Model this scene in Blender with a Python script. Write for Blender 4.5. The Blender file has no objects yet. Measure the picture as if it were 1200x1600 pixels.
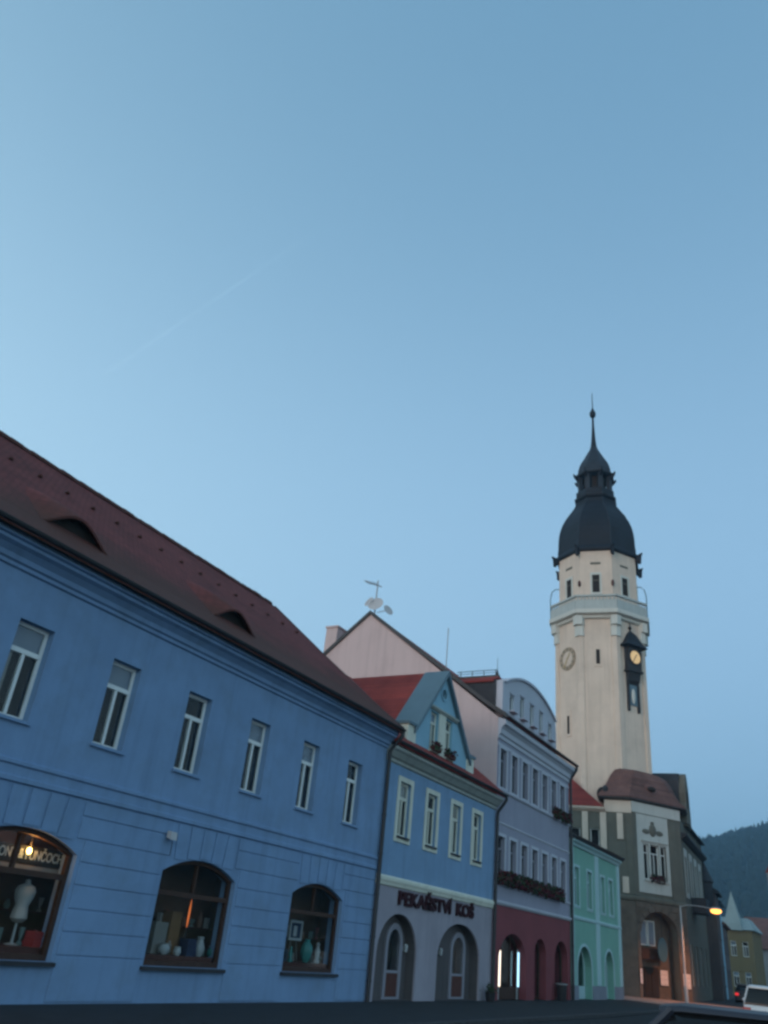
import bpy, bmesh, math, random
from mathutils import Vector, Matrix
from mathutils.geometry import delaunay_2d_cdt
random.seed(7)
R = math.radians
scn = bpy.context.scene
C = scn.collection

# ------------------------------------------------------------------ camera
YAW, PITCH, ROLL = R(57.911), R(28.166), R(6.33)
fw = Vector((math.sin(YAW)*math.cos(PITCH), math.cos(YAW)*math.cos(PITCH), math.sin(PITCH)))
rt = Vector((math.cos(YAW), -math.sin(YAW), 0)); up = rt.cross(fw)
r2 = rt*math.cos(ROLL) + up*math.sin(ROLL); u2 = up*math.cos(ROLL) - rt*math.sin(ROLL)
cd = bpy.data.cameras.new('camera'); cam = bpy.data.objects.new('camera', cd); C.objects.link(cam)
cam.matrix_world = Matrix(((r2.x, u2.x, -fw.x, 0), (r2.y, u2.y, -fw.y, 0), (r2.z, u2.z, -fw.z, 1.6), (0, 0, 0, 1)))
cd.sensor_fit = 'VERTICAL'; cd.sensor_height = 36; cd.lens = 1242/1600*36
cd.clip_start = .05; cd.clip_end = 60000
scn.camera = cam
# ------------------------------------------------------------------ light
VAULT, BELT, GLOW = (.156, .328, .500), (.150, .198, .250), (.60, .74, .64)      # linear sky colours: overhead, brighter belt, afterglow
SUN_AZ, SUN_EL = 172, 5            # the after-sunset glow, left of and behind the row
w = bpy.data.worlds.new('World'); scn.world = w; w.use_nodes = True
nt = w.node_tree; nt.nodes.clear()
sky = nt.nodes.new('ShaderNodeTexSky'); sky.sky_type = 'NISHITA'; sky.sun_disc = False
sky.sun_elevation = R(7); sky.sun_rotation = R(90 - SUN_AZ)
sky.altitude = 200; sky.air_density = 1.0; sky.dust_density = .6; sky.ozone_density = 3.0
bg = nt.nodes.new('ShaderNodeBackground'); bg.inputs['Strength'].default_value = .012
wo = nt.nodes.new('ShaderNodeOutputWorld')
nt.links.new(sky.outputs[0], bg.inputs[0])
# twilight: an even blue vault plus the afterglow that fades with height and with the angle from the sunset
def wn(op, a=None, b=None, c=None):
    n = nt.nodes.new('ShaderNodeMath'); n.operation = op
    for i, q in enumerate((a, b, c)):
        if q is None: continue
        if isinstance(q, (int, float)): n.inputs[i].default_value = q
        else: nt.links.new(q, n.inputs[i])
    return n.outputs[0]
wtc = nt.nodes.new('ShaderNodeTexCoord'); wsx = nt.nodes.new('ShaderNodeSeparateXYZ'); nt.links.new(wtc.outputs['Generated'], wsx.inputs[0])
wx, wy, wz = wsx.outputs
el = wn('ARCSINE', wn('MAXIMUM', wz, 0.0))
hl = wn('SQRT', wn('ADD', wn('MULTIPLY', wx, wx), wn('ADD', wn('MULTIPLY', wy, wy), 1e-5)))
ca = wn('DIVIDE', wn('ADD', wn('MULTIPLY', wx, math.cos(R(SUN_AZ))), wn('MULTIPLY', wy, math.sin(R(SUN_AZ)))), hl)
glow = wn('MULTIPLY', wn('EXPONENT', wn('MULTIPLY', el, -1/R(25))), wn('ADD', ca, 1.0))
vsc = nt.nodes.new('ShaderNodeVectorMath'); vsc.operation = 'SCALE'; vsc.inputs[0].default_value = GLOW; nt.links.new(glow, vsc.inputs['Scale'])
gq_ = wn('DIVIDE', wn('SUBTRACT', el, R(21)), R(25)); belt = wn('EXPONENT', wn('MULTIPLY', wn('MULTIPLY', gq_, gq_), -1.0))
vb = nt.nodes.new('ShaderNodeVectorMath'); vb.operation = 'SCALE'; vb.inputs[0].default_value = BELT; nt.links.new(belt, vb.inputs['Scale'])
vb2 = nt.nodes.new('ShaderNodeVectorMath'); vb2.operation = 'ADD'; vb2.inputs[1].default_value = VAULT; nt.links.new(vb.outputs[0], vb2.inputs[0])
vad = nt.nodes.new('ShaderNodeVectorMath'); vad.operation = 'ADD'; nt.links.new(vb2.outputs[0], vad.inputs[1]); nt.links.new(vsc.outputs[0], vad.inputs[0])
bg2 = nt.nodes.new('ShaderNodeBackground'); bg2.inputs['Strength'].default_value = 1.0; nt.links.new(vad.outputs[0], bg2.inputs[0])
ash = nt.nodes.new('ShaderNodeAddShader'); nt.links.new(bg.outputs[0], ash.inputs[0]); nt.links.new(bg2.outputs[0], ash.inputs[1])
nt.links.new(ash.outputs[0], wo.inputs[0])
sl = bpy.data.lights.new('sun', 'SUN'); sl.energy = 1.0; sl.angle = R(25); sl.color = (1, .62, .45)
so = bpy.data.objects.new('sun', sl); C.objects.link(so)
sd = Vector((math.cos(R(SUN_AZ))*math.cos(R(SUN_EL)), math.sin(R(SUN_AZ))*math.cos(R(SUN_EL)), math.sin(R(SUN_EL))))
so.rotation_euler = sd.to_track_quat('Z', 'Y').to_euler()
vs = scn.view_settings
vs.view_transform = 'Standard'; vs.look = 'None'; vs.gamma = 1; vs.use_curve_mapping = False; vs.exposure = 0.0
scn.render.engine = 'CYCLES'
scn.cycles.use_denoising = True
scn.cycles.pixel_filter_type = 'BLACKMAN_HARRIS'; scn.cycles.filter_width = 2.8
scn.cycles.max_bounces = 6; scn.cycles.transparent_max_bounces = 12
scn.cycles.sample_clamp_indirect = 4

# ------------------------------------------------------------------ helpers
class MB:
    def __init__(s): s.v = []; s.f = []
    def add(s, vs_, fs):
        n = len(s.v); s.v += [tuple(p) for p in vs_]; s.f += [tuple(i+n for i in f) for f in fs]; return s
    def box(s, x0, x1, y0, y1, z0, z1):
        return s.add([(x0,y0,z0),(x1,y0,z0),(x1,y1,z0),(x0,y1,z0),(x0,y0,z1),(x1,y0,z1),(x1,y1,z1),(x0,y1,z1)],
                     [(0,3,2,1),(4,5,6,7),(0,1,5,4),(1,2,6,5),(2,3,7,6),(3,0,4,7)])
    def prism(s, poly, ax, c0, c1, cap=True):
        m = {'x': lambda a, b, c: (c, a, b), 'y': lambda a, b, c: (a, c, b), 'z': lambda a, b, c: (a, b, c)}[ax]
        n = len(poly); vs_ = [m(a, b, c0) for a, b in poly] + [m(a, b, c1) for a, b in poly]
        fs = [(i, (i+1) % n, n+(i+1) % n, n+i) for i in range(n)]
        if cap: fs += [tuple(range(n)), tuple(range(2*n-1, n-1, -1))]
        return s.add(vs_, fs)
    def panel(s, outer, holes, y0, y1):
        pts = [Vector(p) for p in outer]; ed = [(i, (i+1) % len(outer)) for i in range(len(outer))]
        for h in holes:
            n = len(pts); pts += [Vector(p) for p in h]; ed += [(n+i, n+(i+1) % len(h)) for i in range(len(h))]
        vo, eo, fo = delaunay_2d_cdt(pts, ed, [], 1, 1e-5)[:3]
        def inside(p, poly):
            c = False; j = len(poly)-1
            for i in range(len(poly)):
                a, b = poly[i], poly[j]
                if (a[1] > p[1]) != (b[1] > p[1]) and p[0] < (b[0]-a[0])*(p[1]-a[1])/(b[1]-a[1])+a[0]: c = not c
                j = i
            return c
        keep = []
        for f in fo:
            cx = sum(vo[i][0] for i in f)/len(f); cz = sum(vo[i][1] for i in f)/len(f)
            if inside((cx, cz), outer) and not any(inside((cx, cz), h) for h in holes): keep.append(tuple(f))
        s.add([(p[0], y0, p[1]) for p in vo], keep); s.add([(p[0], y1, p[1]) for p in vo], [f[::-1] for f in keep])
        for lp in [outer]+list(holes): s.prism(lp, 'y', y0, y1, cap=False)
        return s
    def tube(s, pts, r, n=8, r1=None):
        pts = [Vector(p) for p in pts]; rings = []
        for i, p in enumerate(pts):
            t = (pts[min(i+1, len(pts)-1)] - pts[max(i-1, 0)]).normalized()
            a = t.cross(Vector((0, 0, 1)) if abs(t.z) < .9 else Vector((0, 1, 0))).normalized(); b = t.cross(a)
            rr = r if r1 is None else r + (r1-r)*i/(len(pts)-1)
            rings.append([p + (a*math.cos(k*2*math.pi/n) + b*math.sin(k*2*math.pi/n))*rr for k in range(n)])
        vs_ = [q for rg in rings for q in rg]
        fs = [(i*n+k, i*n+(k+1) % n, (i+1)*n+(k+1) % n, (i+1)*n+k) for i in range(len(pts)-1) for k in range(n)]
        fs += [tuple(range(n)), tuple(range(len(vs_)-1, len(vs_)-n-1, -1))]
        return s.add(vs_, fs)
    def lathe(s, prof, n=16, c=(0, 0, 0), a0=0.):
        vs_ = [(c[0]+r*math.cos(a0+k*2*math.pi/n), c[1]+r*math.sin(a0+k*2*math.pi/n), c[2]+z) for r, z in prof for k in range(n)]
        fs = [(i*n+k, i*n+(k+1) % n, (i+1)*n+(k+1) % n, (i+1)*n+k) for i in range(len(prof)-1) for k in range(n)]
        if prof[0][0] > 1e-4: fs.append(tuple(range(n-1, -1, -1)))
        if prof[-1][0] > 1e-4: fs.append(tuple(range(len(vs_)-n, len(vs_))))
        return s.add(vs_, fs)
    def ball(s, c, rx, ry, rz, n=12, m=8):
        prof = [(math.sin(math.pi*i/m), -math.cos(math.pi*i/m)) for i in range(m+1)]
        vs_ = [(c[0]+r*rx*math.cos(k*2*math.pi/n), c[1]+r*ry*math.sin(k*2*math.pi/n), c[2]+z*rz) for r, z in prof for k in range(n)]
        fs = [(i*n+k, i*n+(k+1) % n, (i+1)*n+(k+1) % n, (i+1)*n+k) for i in range(m) for k in range(n)]
        return s.add(vs_, fs)
    def mesh(s, name, m, smooth=False, bevel=0):
        me = bpy.data.meshes.new(name); me.from_pydata(s.v, [], s.f)
        bm = bmesh.new(); bm.from_mesh(me)
        bmesh.ops.remove_doubles(bm, verts=bm.verts, dist=1e-5)
        bmesh.ops.recalc_face_normals(bm, faces=bm.faces)
        if bevel: bmesh.ops.bevel(bm, geom=list(bm.edges), offset=bevel, segments=1, affect='EDGES')
        if smooth:
            for f in bm.faces: f.smooth = True
            for e in bm.edges:
                if len(e.link_faces) == 2 and e.calc_face_angle(0) > R(38): e.smooth = False
        bm.to_mesh(me); bm.free()
        me.materials.append(m); return me
    def build(s, name, m, parent=None, loc=(0, 0, 0), rz=0, smooth=False, bevel=0):
        return put(name, s.mesh(name, m, smooth, bevel), parent, loc, rz)

def put(name, me, parent=None, loc=(0, 0, 0), rz=0):
    o = bpy.data.objects.new(name, me); C.objects.link(o); o.location = loc; o.rotation_euler = (0, 0, rz)
    if parent: o.parent = parent
    return o
def tag(o, label=None, cat=None, group=None, kind=None):
    for k, v in (('label', label), ('category', cat), ('group', group), ('kind', kind)):
        if v: o[k] = v
    return o
def thing(name, label, cat, loc=(0, 0, 0), rz=0, group=None):
    return tag(put(name, None, None, loc, rz), label, cat, group)
def rect(x0, x1, z0, z1): return [(x0, z0), (x1, z0), (x1, z1), (x0, z1)]
def segarch(x0, x1, z0, zs, zt, n=14):
    """opening with a segmental (circular) head springing at zs, crown at zt"""
    a = (x1-x0)/2; h = zt-zs; cx = (x0+x1)/2
    if h >= a*.999:
        return [(x0, z0), (x1, z0)] + [(cx+a*math.cos(math.pi*i/n), zs+h*math.sin(math.pi*i/n)) for i in range(n+1)]
    Rr = (a*a+h*h)/(2*h); zc = zt-Rr; t0 = math.asin(a/Rr)
    return [(x0, z0), (x1, z0)] + [(cx+Rr*math.sin(t0*(1-2*i/n)), zc+Rr*math.cos(t0*(1-2*i/n))) for i in range(n+1)]
def ellarch(x0, x1, z0, zs, zt, n=16):
    a = (x1-x0)/2; cx = (x0+x1)/2
    return [(x0, z0), (x1, z0)] + [(cx+a*math.cos(math.pi*i/n), zs+(zt-zs)*math.sin(math.pi*i/n)) for i in range(n+1)]

# ------------------------------------------------------------------ materials
def nodes(name):
    m = bpy.data.materials.new(name); m.use_nodes = True; t = m.node_tree; t.nodes.clear()
    o = t.nodes.new('ShaderNodeOutputMaterial'); return m, t, o
def N(t, kind, **k):
    n = t.nodes.new(kind)
    for a, b in k.items():
        if a in n.inputs: n.inputs[a].default_value = b
        else: setattr(n, a, b)
    return n
def plaster(name, col, rough=.9, var=.10, scale=.7, bump=.15, bscale=60, streak=.0, dirt=None, metallic=0., spec=.25):
    m, t, o = nodes(name); L = t.links.new
    p = N(t, 'ShaderNodeBsdfPrincipled', Roughness=rough, Metallic=metallic); p.inputs['Specular IOR Level'].default_value = spec
    tc = N(t, 'ShaderNodeTexCoord')
    n1 = N(t, 'ShaderNodeTexNoise', Scale=scale, Detail=6, Roughness=.65); L(tc.outputs['Object'], n1.inputs['Vector'])
    mr = N(t, 'ShaderNodeMapRange'); mr.inputs[1].default_value = .3; mr.inputs[2].default_value = .7
    mr.inputs[3].default_value = 1-var; mr.inputs[4].default_value = 1+var; L(n1.outputs['Fac'], mr.inputs[0])
    last = mr.outputs[0]
    if streak:
        mp = N(t, 'ShaderNodeMapping'); mp.inputs['Scale'].default_value = (2.2, 2.2, .12); L(tc.outputs['Object'], mp.inputs[0])
        n2 = N(t, 'ShaderNodeTexNoise', Scale=1.6, Detail=5, Roughness=.6); L(mp.outputs[0], n2.inputs['Vector'])
        m2 = N(t, 'ShaderNodeMapRange'); m2.inputs[1].default_value = .5; m2.inputs[2].default_value = .75
        m2.inputs[3].default_value = 1; m2.inputs[4].default_value = 1-streak; L(n2.outputs['Fac'], m2.inputs[0])
        mu = N(t, 'ShaderNodeMath', operation='MULTIPLY'); L(last, mu.inputs[0]); L(m2.outputs[0], mu.inputs[1]); last = mu.outputs[0]
    vm = N(t, 'ShaderNodeVectorMath', operation='SCALE'); vm.inputs[0].default_value = col; L(last, vm.inputs['Scale'])
    cout = vm.outputs[0]
    if dirt:
        n3 = N(t, 'ShaderNodeTexNoise', Scale=dirt[1], Detail=7, Roughness=.7); L(tc.outputs['Object'], n3.inputs['Vector'])
        m3 = N(t, 'ShaderNodeMapRange'); m3.inputs[1].default_value = .48; m3.inputs[2].default_value = .7; m3.inputs[4].default_value = dirt[2]
        L(n3.outputs['Fac'], m3.inputs[0])
        mx = N(t, 'ShaderNodeMix', data_type='RGBA'); L(m3.outputs[0], mx.inputs[0]); L(cout, mx.inputs[6]); mx.inputs[7].default_value = (*dirt[0], 1)
        cout = mx.outputs[2]
    L(cout, p.inputs['Base Color'])
    if bump:
        nb = N(t, 'ShaderNodeTexNoise', Scale=bscale, Detail=4); L(tc.outputs['Object'], nb.inputs['Vector'])
        b = N(t, 'ShaderNodeBump', Strength=bump, Distance=.01); L(nb.outputs['Fac'], b.inputs['Height']); L(b.outputs[0], p.inputs['Normal'])
    L(p.outputs[0], o.inputs[0]); return m
def tiles(name, col, col2, bw=.18, bh=.16, zs=1.55, moss=None):
    m, t, o = nodes(name); L = t.links.new
    p = N(t, 'ShaderNodeBsdfPrincipled', Roughness=.85); p.inputs['Specular IOR Level'].default_value = .2
    tc = N(t, 'ShaderNodeTexCoord'); sx = N(t, 'ShaderNodeSeparateXYZ'); L(tc.outputs['Object'], sx.inputs[0])
    ad = N(t, 'ShaderNodeMath', operation='ADD'); L(sx.outputs[0], ad.inputs[0]); L(sx.outputs[1], ad.inputs[1])
    mu = N(t, 'ShaderNodeMath', operation='MULTIPLY'); L(sx.outputs[2], mu.inputs[0]); mu.inputs[1].default_value = zs
    cx = N(t, 'ShaderNodeCombineXYZ'); L((ad.outputs[0] if zs > 1.6 else sx.outputs[0]), cx.inputs[0]); L(mu.outputs[0], cx.inputs[1])
    br = N(t, 'ShaderNodeTexBrick', Scale=1.0); br.inputs['Brick Width'].default_value = bw; br.inputs['Row Height'].default_value = bh
    br.inputs['Mortar Size'].default_value = .012; br.inputs['Color1'].default_value = (*col, 1); br.inputs['Color2'].default_value = (*col2, 1)
    br.inputs['Mortar'].default_value = (*[c*.45 for c in col], 1); L(cx.outputs[0], br.inputs['Vector'])
    n1 = N(t, 'ShaderNodeTexNoise', Scale=.55, Detail=8, Roughness=.7); L(tc.outputs['Object'], n1.inputs['Vector'])
    mr = N(t, 'ShaderNodeMapRange'); mr.inputs[1].default_value = .3; mr.inputs[2].default_value = .7; mr.inputs[3].default_value = .7; mr.inputs[4].default_value = 1.25
    L(n1.outputs['Fac'], mr.inputs[0])
    vm = N(t, 'ShaderNodeVectorMath', operation='SCALE'); L(br.outputs['Color'], vm.inputs[0]); L(mr.outputs[0], vm.inputs['Scale'])
    cout = vm.outputs[0]
    if moss:   # lichen that has settled on the flatter courses above the eaves
        mz = N(t, 'ShaderNodeMapRange'); mz.inputs[1].default_value = moss[1]; mz.inputs[2].default_value = moss[2]; mz.inputs[3].default_value = .8; mz.inputs[4].default_value = 0
        nm = N(t, 'ShaderNodeMath', operation='MULTIPLY_ADD'); L(n1.outputs['Fac'], nm.inputs[0]); nm.inputs[1].default_value = 1.6; L(sx.outputs[2], nm.inputs[2])
        sb = N(t, 'ShaderNodeMath', operation='SUBTRACT'); L(nm.outputs[0], sb.inputs[0]); sb.inputs[1].default_value = .8
        L(sb.outputs[0], mz.inputs[0])
        mx = N(t, 'ShaderNodeMix', data_type='RGBA'); L(mz.outputs[0], mx.inputs[0]); L(cout, mx.inputs[6]); mx.inputs[7].default_value = (*moss[0], 1)
        cout = mx.outputs[2]
    L(cout, p.inputs['Base Color'])
    b = N(t, 'ShaderNodeBump', Strength=.6, Distance=.02); b.invert = True; L(br.outputs['Fac'], b.inputs['Height']); L(b.outputs[0], p.inputs['Normal'])
    L(p.outputs[0], o.inputs[0]); return m
def glass(name, tint=(.93, .95, .95)):
    m, t, o = nodes(name); L = t.links.new
    tr = N(t, 'ShaderNodeBsdfTransparent'); tr.inputs[0].default_value = (*tint, 1)
    gl = N(t, 'ShaderNodeBsdfGlossy', Roughness=.03); fr = N(t, 'ShaderNodeFresnel', IOR=1.5)
    tc = N(t, 'ShaderNodeTexCoord'); nb = N(t, 'ShaderNodeTexNoise', Scale=1.3, Detail=2); L(tc.outputs['Object'], nb.inputs['Vector'])
    b = N(t, 'ShaderNodeBump', Strength=.12, Distance=.02); L(nb.outputs['Fac'], b.inputs['Height']); L(b.outputs[0], gl.inputs['Normal'])
    ge = N(t, 'ShaderNodeNewGeometry'); iv = N(t, 'ShaderNodeMath', operation='SUBTRACT'); iv.inputs[0].default_value = 1; L(ge.outputs['Backfacing'], iv.inputs[1])
    fm_ = N(t, 'ShaderNodeMath', operation='MULTIPLY'); L(fr.outputs[0], fm_.inputs[0]); L(iv.outputs[0], fm_.inputs[1])
    mx = N(t, 'ShaderNodeMixShader'); L(fm_.outputs[0], mx.inputs[0]); L(tr.outputs[0], mx.inputs[1]); L(gl.outputs[0], mx.inputs[2]); L(mx.outputs[0], o.inputs[0]); return m
def emit(name, col, s):
    m, t, o = nodes(name); e = N(t, 'ShaderNodeEmission', Strength=s); e.inputs[0].default_value = (*col, 1); t.links.new(e.outputs[0], o.inputs[0]); return m

M = dict(
    blue=plaster('blue plaster', (.182, .288, .465), streak=.17, var=.09, dirt=((.145, .21, .29), 1.1, .45)),
    blue2=plaster('pale blue plaster', (.185, .298, .46), streak=.17, var=.09, dirt=((.15, .22, .30), 1.3, .35)),
    dormer_blue=plaster('dormer blue plaster', (.24, .42, .54), var=.06),
    cream=plaster('cream stucco', (.62, .62, .54), var=.07, streak=.15),
    cream_dark=plaster('aged cornice stucco', (.34, .36, .34), var=.1, streak=.2),
    grey=plaster('grey shop plaster', (.30, .28, .33), var=.12, streak=.15),
    pink=plaster('faded pink plaster', (.55, .43, .43), var=.09, streak=.16, dirt=((.38, .31, .31), .7, .35)),
    lilac=plaster('lilac plaster', (.285, .285, .36), var=.07, streak=.1),
    lilac_trim=plaster('lilac trim stucco', (.46, .47, .54), var=.06),
    red=plaster('dark red shop plaster', (.20, .055, .065), var=.12),
    green=plaster('mint plaster', (.19, .38, .32), var=.07, streak=.1),
    mint_trim=plaster('pale mint trim', (.36, .52, .55), var=.05),
    stone_grey=plaster('grey plinth stone', (.20, .22, .27), var=.15),
    white=plaster('white window paint', (.72, .74, .74), var=.04, bump=0, rough=.5),
    frame_grey=plaster('pale grey door paint', (.25, .245, .29), var=.05, bump=0, rough=.5),
    brown=plaster('dark stained wood', (.055, .028, .02), var=.2, scale=6, bump=.2, rough=.55),
    redwood=plaster('red brown wood', (.09, .035, .028), var=.2, scale=6, rough=.6),
    dark=plaster('dark interior', (.028, .022, .02), var=.2, bump=0),
    warmdark=plaster('brown interior', (.07, .05, .04), var=.25, bump=0),
    niche=plaster('brown display lining', (.10, .062, .042), var=.25, bump=0),
    blind=plaster('grey blind', (.22, .25, .31), var=.08, bump=0),
    curtain=plaster('net curtain', (.30, .28, .26), var=.15, scale=5, bump=0),
    glass=glass('window glass'),
    metal_dark=plaster('dark sheet metal', (.035, .035, .04), rough=.55, var=.15, bump=0, spec=.4),
    pipe=plaster('dark drainpipe', (.03, .03, .035), rough=.5, var=.1, bump=0, spec=.4),
    flash=plaster('blue grey flashing', (.09, .15, .19), rough=.5, var=.15, bump=0, spec=.4),
    slate=plaster('dark slate', (.035, .037, .045), var=.2, scale=3, rough=.7),
    tile1=tiles('weathered red tiles', (.185, .045, .040), (.135, .033, .032), moss=((.078, .036, .027), 8.5, 9.8)),
    tile2=tiles('red tiles', (.30, .055, .045), (.22, .042, .04), zs=1.3),
    tile3=tiles('brown red tiles', (.20, .10, .085), (.15, .08, .075), zs=1.7),
    cream_tower=plaster('cream tower plaster', (.63, .52, .44), var=.08, streak=.14, scale=.5, dirt=((.42, .35, .31), .8, .3)),
    tower_trim=plaster('pale tower trim', (.55, .56, .53), var=.06, streak=.1),
    copper=plaster('dark dome sheet', (.009, .012, .020), rough=.6, var=.35, scale=.9, bump=.1, bscale=8, spec=.25),
    copper_lt=plaster('weathered dome sheet', (.022, .028, .040), rough=.6, var=.3, scale=1.2, bump=.1, bscale=8, spec=.25),
    iron=plaster('dark iron', (.03, .03, .035), rough=.6, var=.1, bump=0),
    rail=plaster('blue grey railing paint', (.12, .19, .24), rough=.6, var=.1, bump=0),
    olive=plaster('olive grey stucco', (.135, .128, .108), var=.15, streak=.2),
    th_pale=plaster('pale grey stucco', (.48, .48, .46), var=.08, streak=.15),
    stone=plaster('brown sandstone', (.13, .10, .082), var=.25, scale=1.5, bump=.4, bscale=20),
    wood=plaster('old dark door wood', (.03, .022, .018), var=.2, bump=0),
    paper=plaster('notice paper', (.62, .55, .55), var=.08, scale=6, bump=0),
    banner=plaster('blue grey enamel', (.04, .10, .14), var=.06, bump=0, rough=.4),
    asphalt=plaster('asphalt', (.022, .024, .028), var=.2, scale=1.2, bump=.4, bscale=90),
    paving=plaster('paving', (.026, .029, .034), var=.18, scale=2.0, bump=.5, bscale=14),
    kerb=plaster('granite kerb', (.05, .05, .055), var=.2, scale=4, bump=.3),
    lamplit_paving=plaster('lamp pool paving', (.24, .20, .18), var=.2, scale=3, bump=.4, bscale=20),  # paving colour lightened to strengthen the street lamp's pool of light
    soil=plaster('grass and field', (.05, .065, .03), var=.3, scale=.05, bump=0),
    forest=plaster('forest foliage', (.008, .015, .012), var=.35, scale=.05, bump=0),
    geranium=plaster('dark red petals', (.085, .010, .022), var=.35, scale=20, bump=0),
    leaf=plaster('geranium leaves', (.035, .055, .03), var=.3, scale=20, bump=0),
    terracotta=plaster('trough', (.10, .045, .035), var=.15, bump=0),
    galv=plaster('galvanised steel', (.32, .33, .35), rough=.5, var=.1, bump=0),
    dish=plaster('dish paint', (.42, .42, .44), var=.08, bump=0),
    signred=plaster('dark red letters', (.035, .008, .012), var=.1, bump=0),
    signboard=plaster('dark sign board', (.02, .024, .026), var=.1, bump=0),
    signtext=plaster('pale sign lettering', (.42, .5, .52), var=.1, bump=0),
    yellow=plaster('ochre plaster', (.17, .135, .075), var=.1, streak=.15),
    greyfar=plaster('pale grey plaster', (.34, .35, .37), var=.1, streak=.15),
    browndark=plaster('dark brown plaster', (.09, .08, .085), var=.15, streak=.15),
    pale_roof=plaster('pale green sheet roof', (.26, .32, .33), var=.1, bump=0),
)

D = 13.37                                   # the house fronts stand on y = D

# ------------------------------------------------------------------ the ground
tag(MB().box(-2500, 2500, -2500, 2500, -2.0, -.14).build('ground', M['soil']), kind='structure')
tag(MB().box(-60, 150, -26, 40, -.135, -.12).build('road', M['asphalt']), kind='structure')
pav = tag(MB().prism([(-30, 9.75), (56, 9.75), (60, 8.4), (135, 12.2), (135, 30), (-30, 30)], 'z', -.13, 0).build('pavement', M['paving']), kind='structure')
tag(MB().prism([(52.2, 9.9), (56, 9.9), (60.1, 8.6), (66, 8.9), (63, 13), (59, 15), (52.2, 15)], 'z', -.02, .004).build('lamp_pool_paving', M['lamplit_paving']), kind='structure')  # paler sheet laid where the lamplight falls, brightness put into its colour
ks = MB().box(0, .985, -.15, 0, -.118, .012).mesh('kerb_stone', M['kerb'], bevel=.012)
for i in range(46):
    put('kerb_stone', ks, pav, (10+i, 9.748, 0))
for i in range(26):
    t = i*1.0; a = math.atan2(3.8, 75)
    put('kerb_stone', ks, pav, (60.2+t*math.cos(a), 8.40+t*math.sin(a), 0), a)

# ------------------------------------------------------------------ windows
_wc = {}
def window(parent, x0, x1, z0, z1, y, tr=.30, fr=.06, fm='white', sill='white', upper='blind', lower='warmdark', mull=True, sillw=.06, name='window'):
    """casement window in the opening x0..x1, z0..z1; its frame stands at depth y"""
    W, H = x1-x0, z1-z0; key = (round(W, 3), round(H, 3), tr, fr, fm, sill, upper, lower, mull, name)
    if key not in _wc:
        zt = H*(1-tr) if tr else H-fr; d = {}
        f = MB(); ft = .05
        f.box(0, fr, 0, ft, 0, H).box(W-fr, W, 0, ft, 0, H).box(fr, W-fr, 0, ft, 0, fr).box(fr, W-fr, 0, ft, H-fr, H)
        if tr: f.box(fr, W-fr, -.015, ft+.01, zt-fr*.6, zt+fr*.6)
        if mull: f.box(W/2-fr*.45, W/2+fr*.45, -.008, ft+.004, fr, zt-fr*.6 if tr else H-fr)
        d['frame'] = f.mesh(name, M[fm])
        g = []
        zl = zt-fr*.6 if tr else H-fr
        for a, b in (((fr, W/2-fr*.45), (W/2+fr*.45, W-fr)) if mull else ((fr, W-fr),)):
            g.append(MB().box(a, b, .02, .026, fr, zl).mesh('pane', M['glass']))
        if tr: g.append(MB().box(fr, W-fr, .02, .026, zt+fr*.6, H-fr).mesh('pane', M['glass']))
        d['panes'] = g
        i = MB(); yb = .55
        i.add([(0, .052, 0), (W, .052, 0), (W, .052, H), (0, .052, H), (0, yb, 0), (W, yb, 0), (W, yb, H), (0, yb, H)],
              [(4, 5, 6, 7), (0, 1, 5, 4), (1, 2, 6, 5), (2, 3, 7, 6), (3, 0, 4, 7)])
        d['in'] = i.mesh('interior', M[lower])
        if upper and tr: d['blind'] = MB().box(fr, W-fr, .034, .042, zt, H-fr).mesh('blind', M[upper])
        d['cur'] = MB().box(fr, W*.26, .06, .08, fr, zl).mesh('curtain', M['curtain'])
        if sill: d['sill'] = MB().box(-.05, W+.05, -y-sillw, .0, -.06, 0).mesh('sill', M[sill])
        _wc[key] = d
    d = _wc[key]
    wo_ = put(name, d['frame'], parent, (x0, y, z0))
    for g in d['panes']: put('pane', g, wo_)
    put('interior', d['in'], wo_)
    if random.random() < .55: put('curtain', d['cur'], wo_)
    if 'blind' in d and random.random() < .75: put('blind', d['blind'], wo_)
    if 'sill' in d: put('sill', d['sill'], wo_)
    return wo_
def downpipe(parent, x, z_top, y_top=-.42, name='drainpipe'):
    p = MB().tube([(x, y_top, z_top), (x, y_top, z_top-.14), (x-.02, y_top*.75, z_top-.32), (x-.06, -.13, z_top-.62), (x-.06, -.11, z_top-.8), (x-.06, -.11, .0)], .065, 10).build(name, M['pipe'], parent, smooth=True)
    b = MB()
    for k in range(5): b = MB().lathe([(.075, 0), (.08, .02), (.075, .05)], 10).build('pipe_bracket', M['pipe'], p, (x-.06, -.11, .5+k*(z_top-2)/5))
    return p
def gutter(parent, x0, x1, y, z, r=.075):
    return MB().prism([(y+r*math.cos(a), z+r*math.sin(a)) for a in [math.pi+math.pi*i/8 for i in range(9)]] + [(y+r*.85*math.cos(a), z+.004+r*.85*math.sin(a)) for a in [2*math.pi-math.pi*i/8 for i in range(9)]], 'x', x0, x1).build('gutter', M['metal_dark'], parent, smooth=True)
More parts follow.
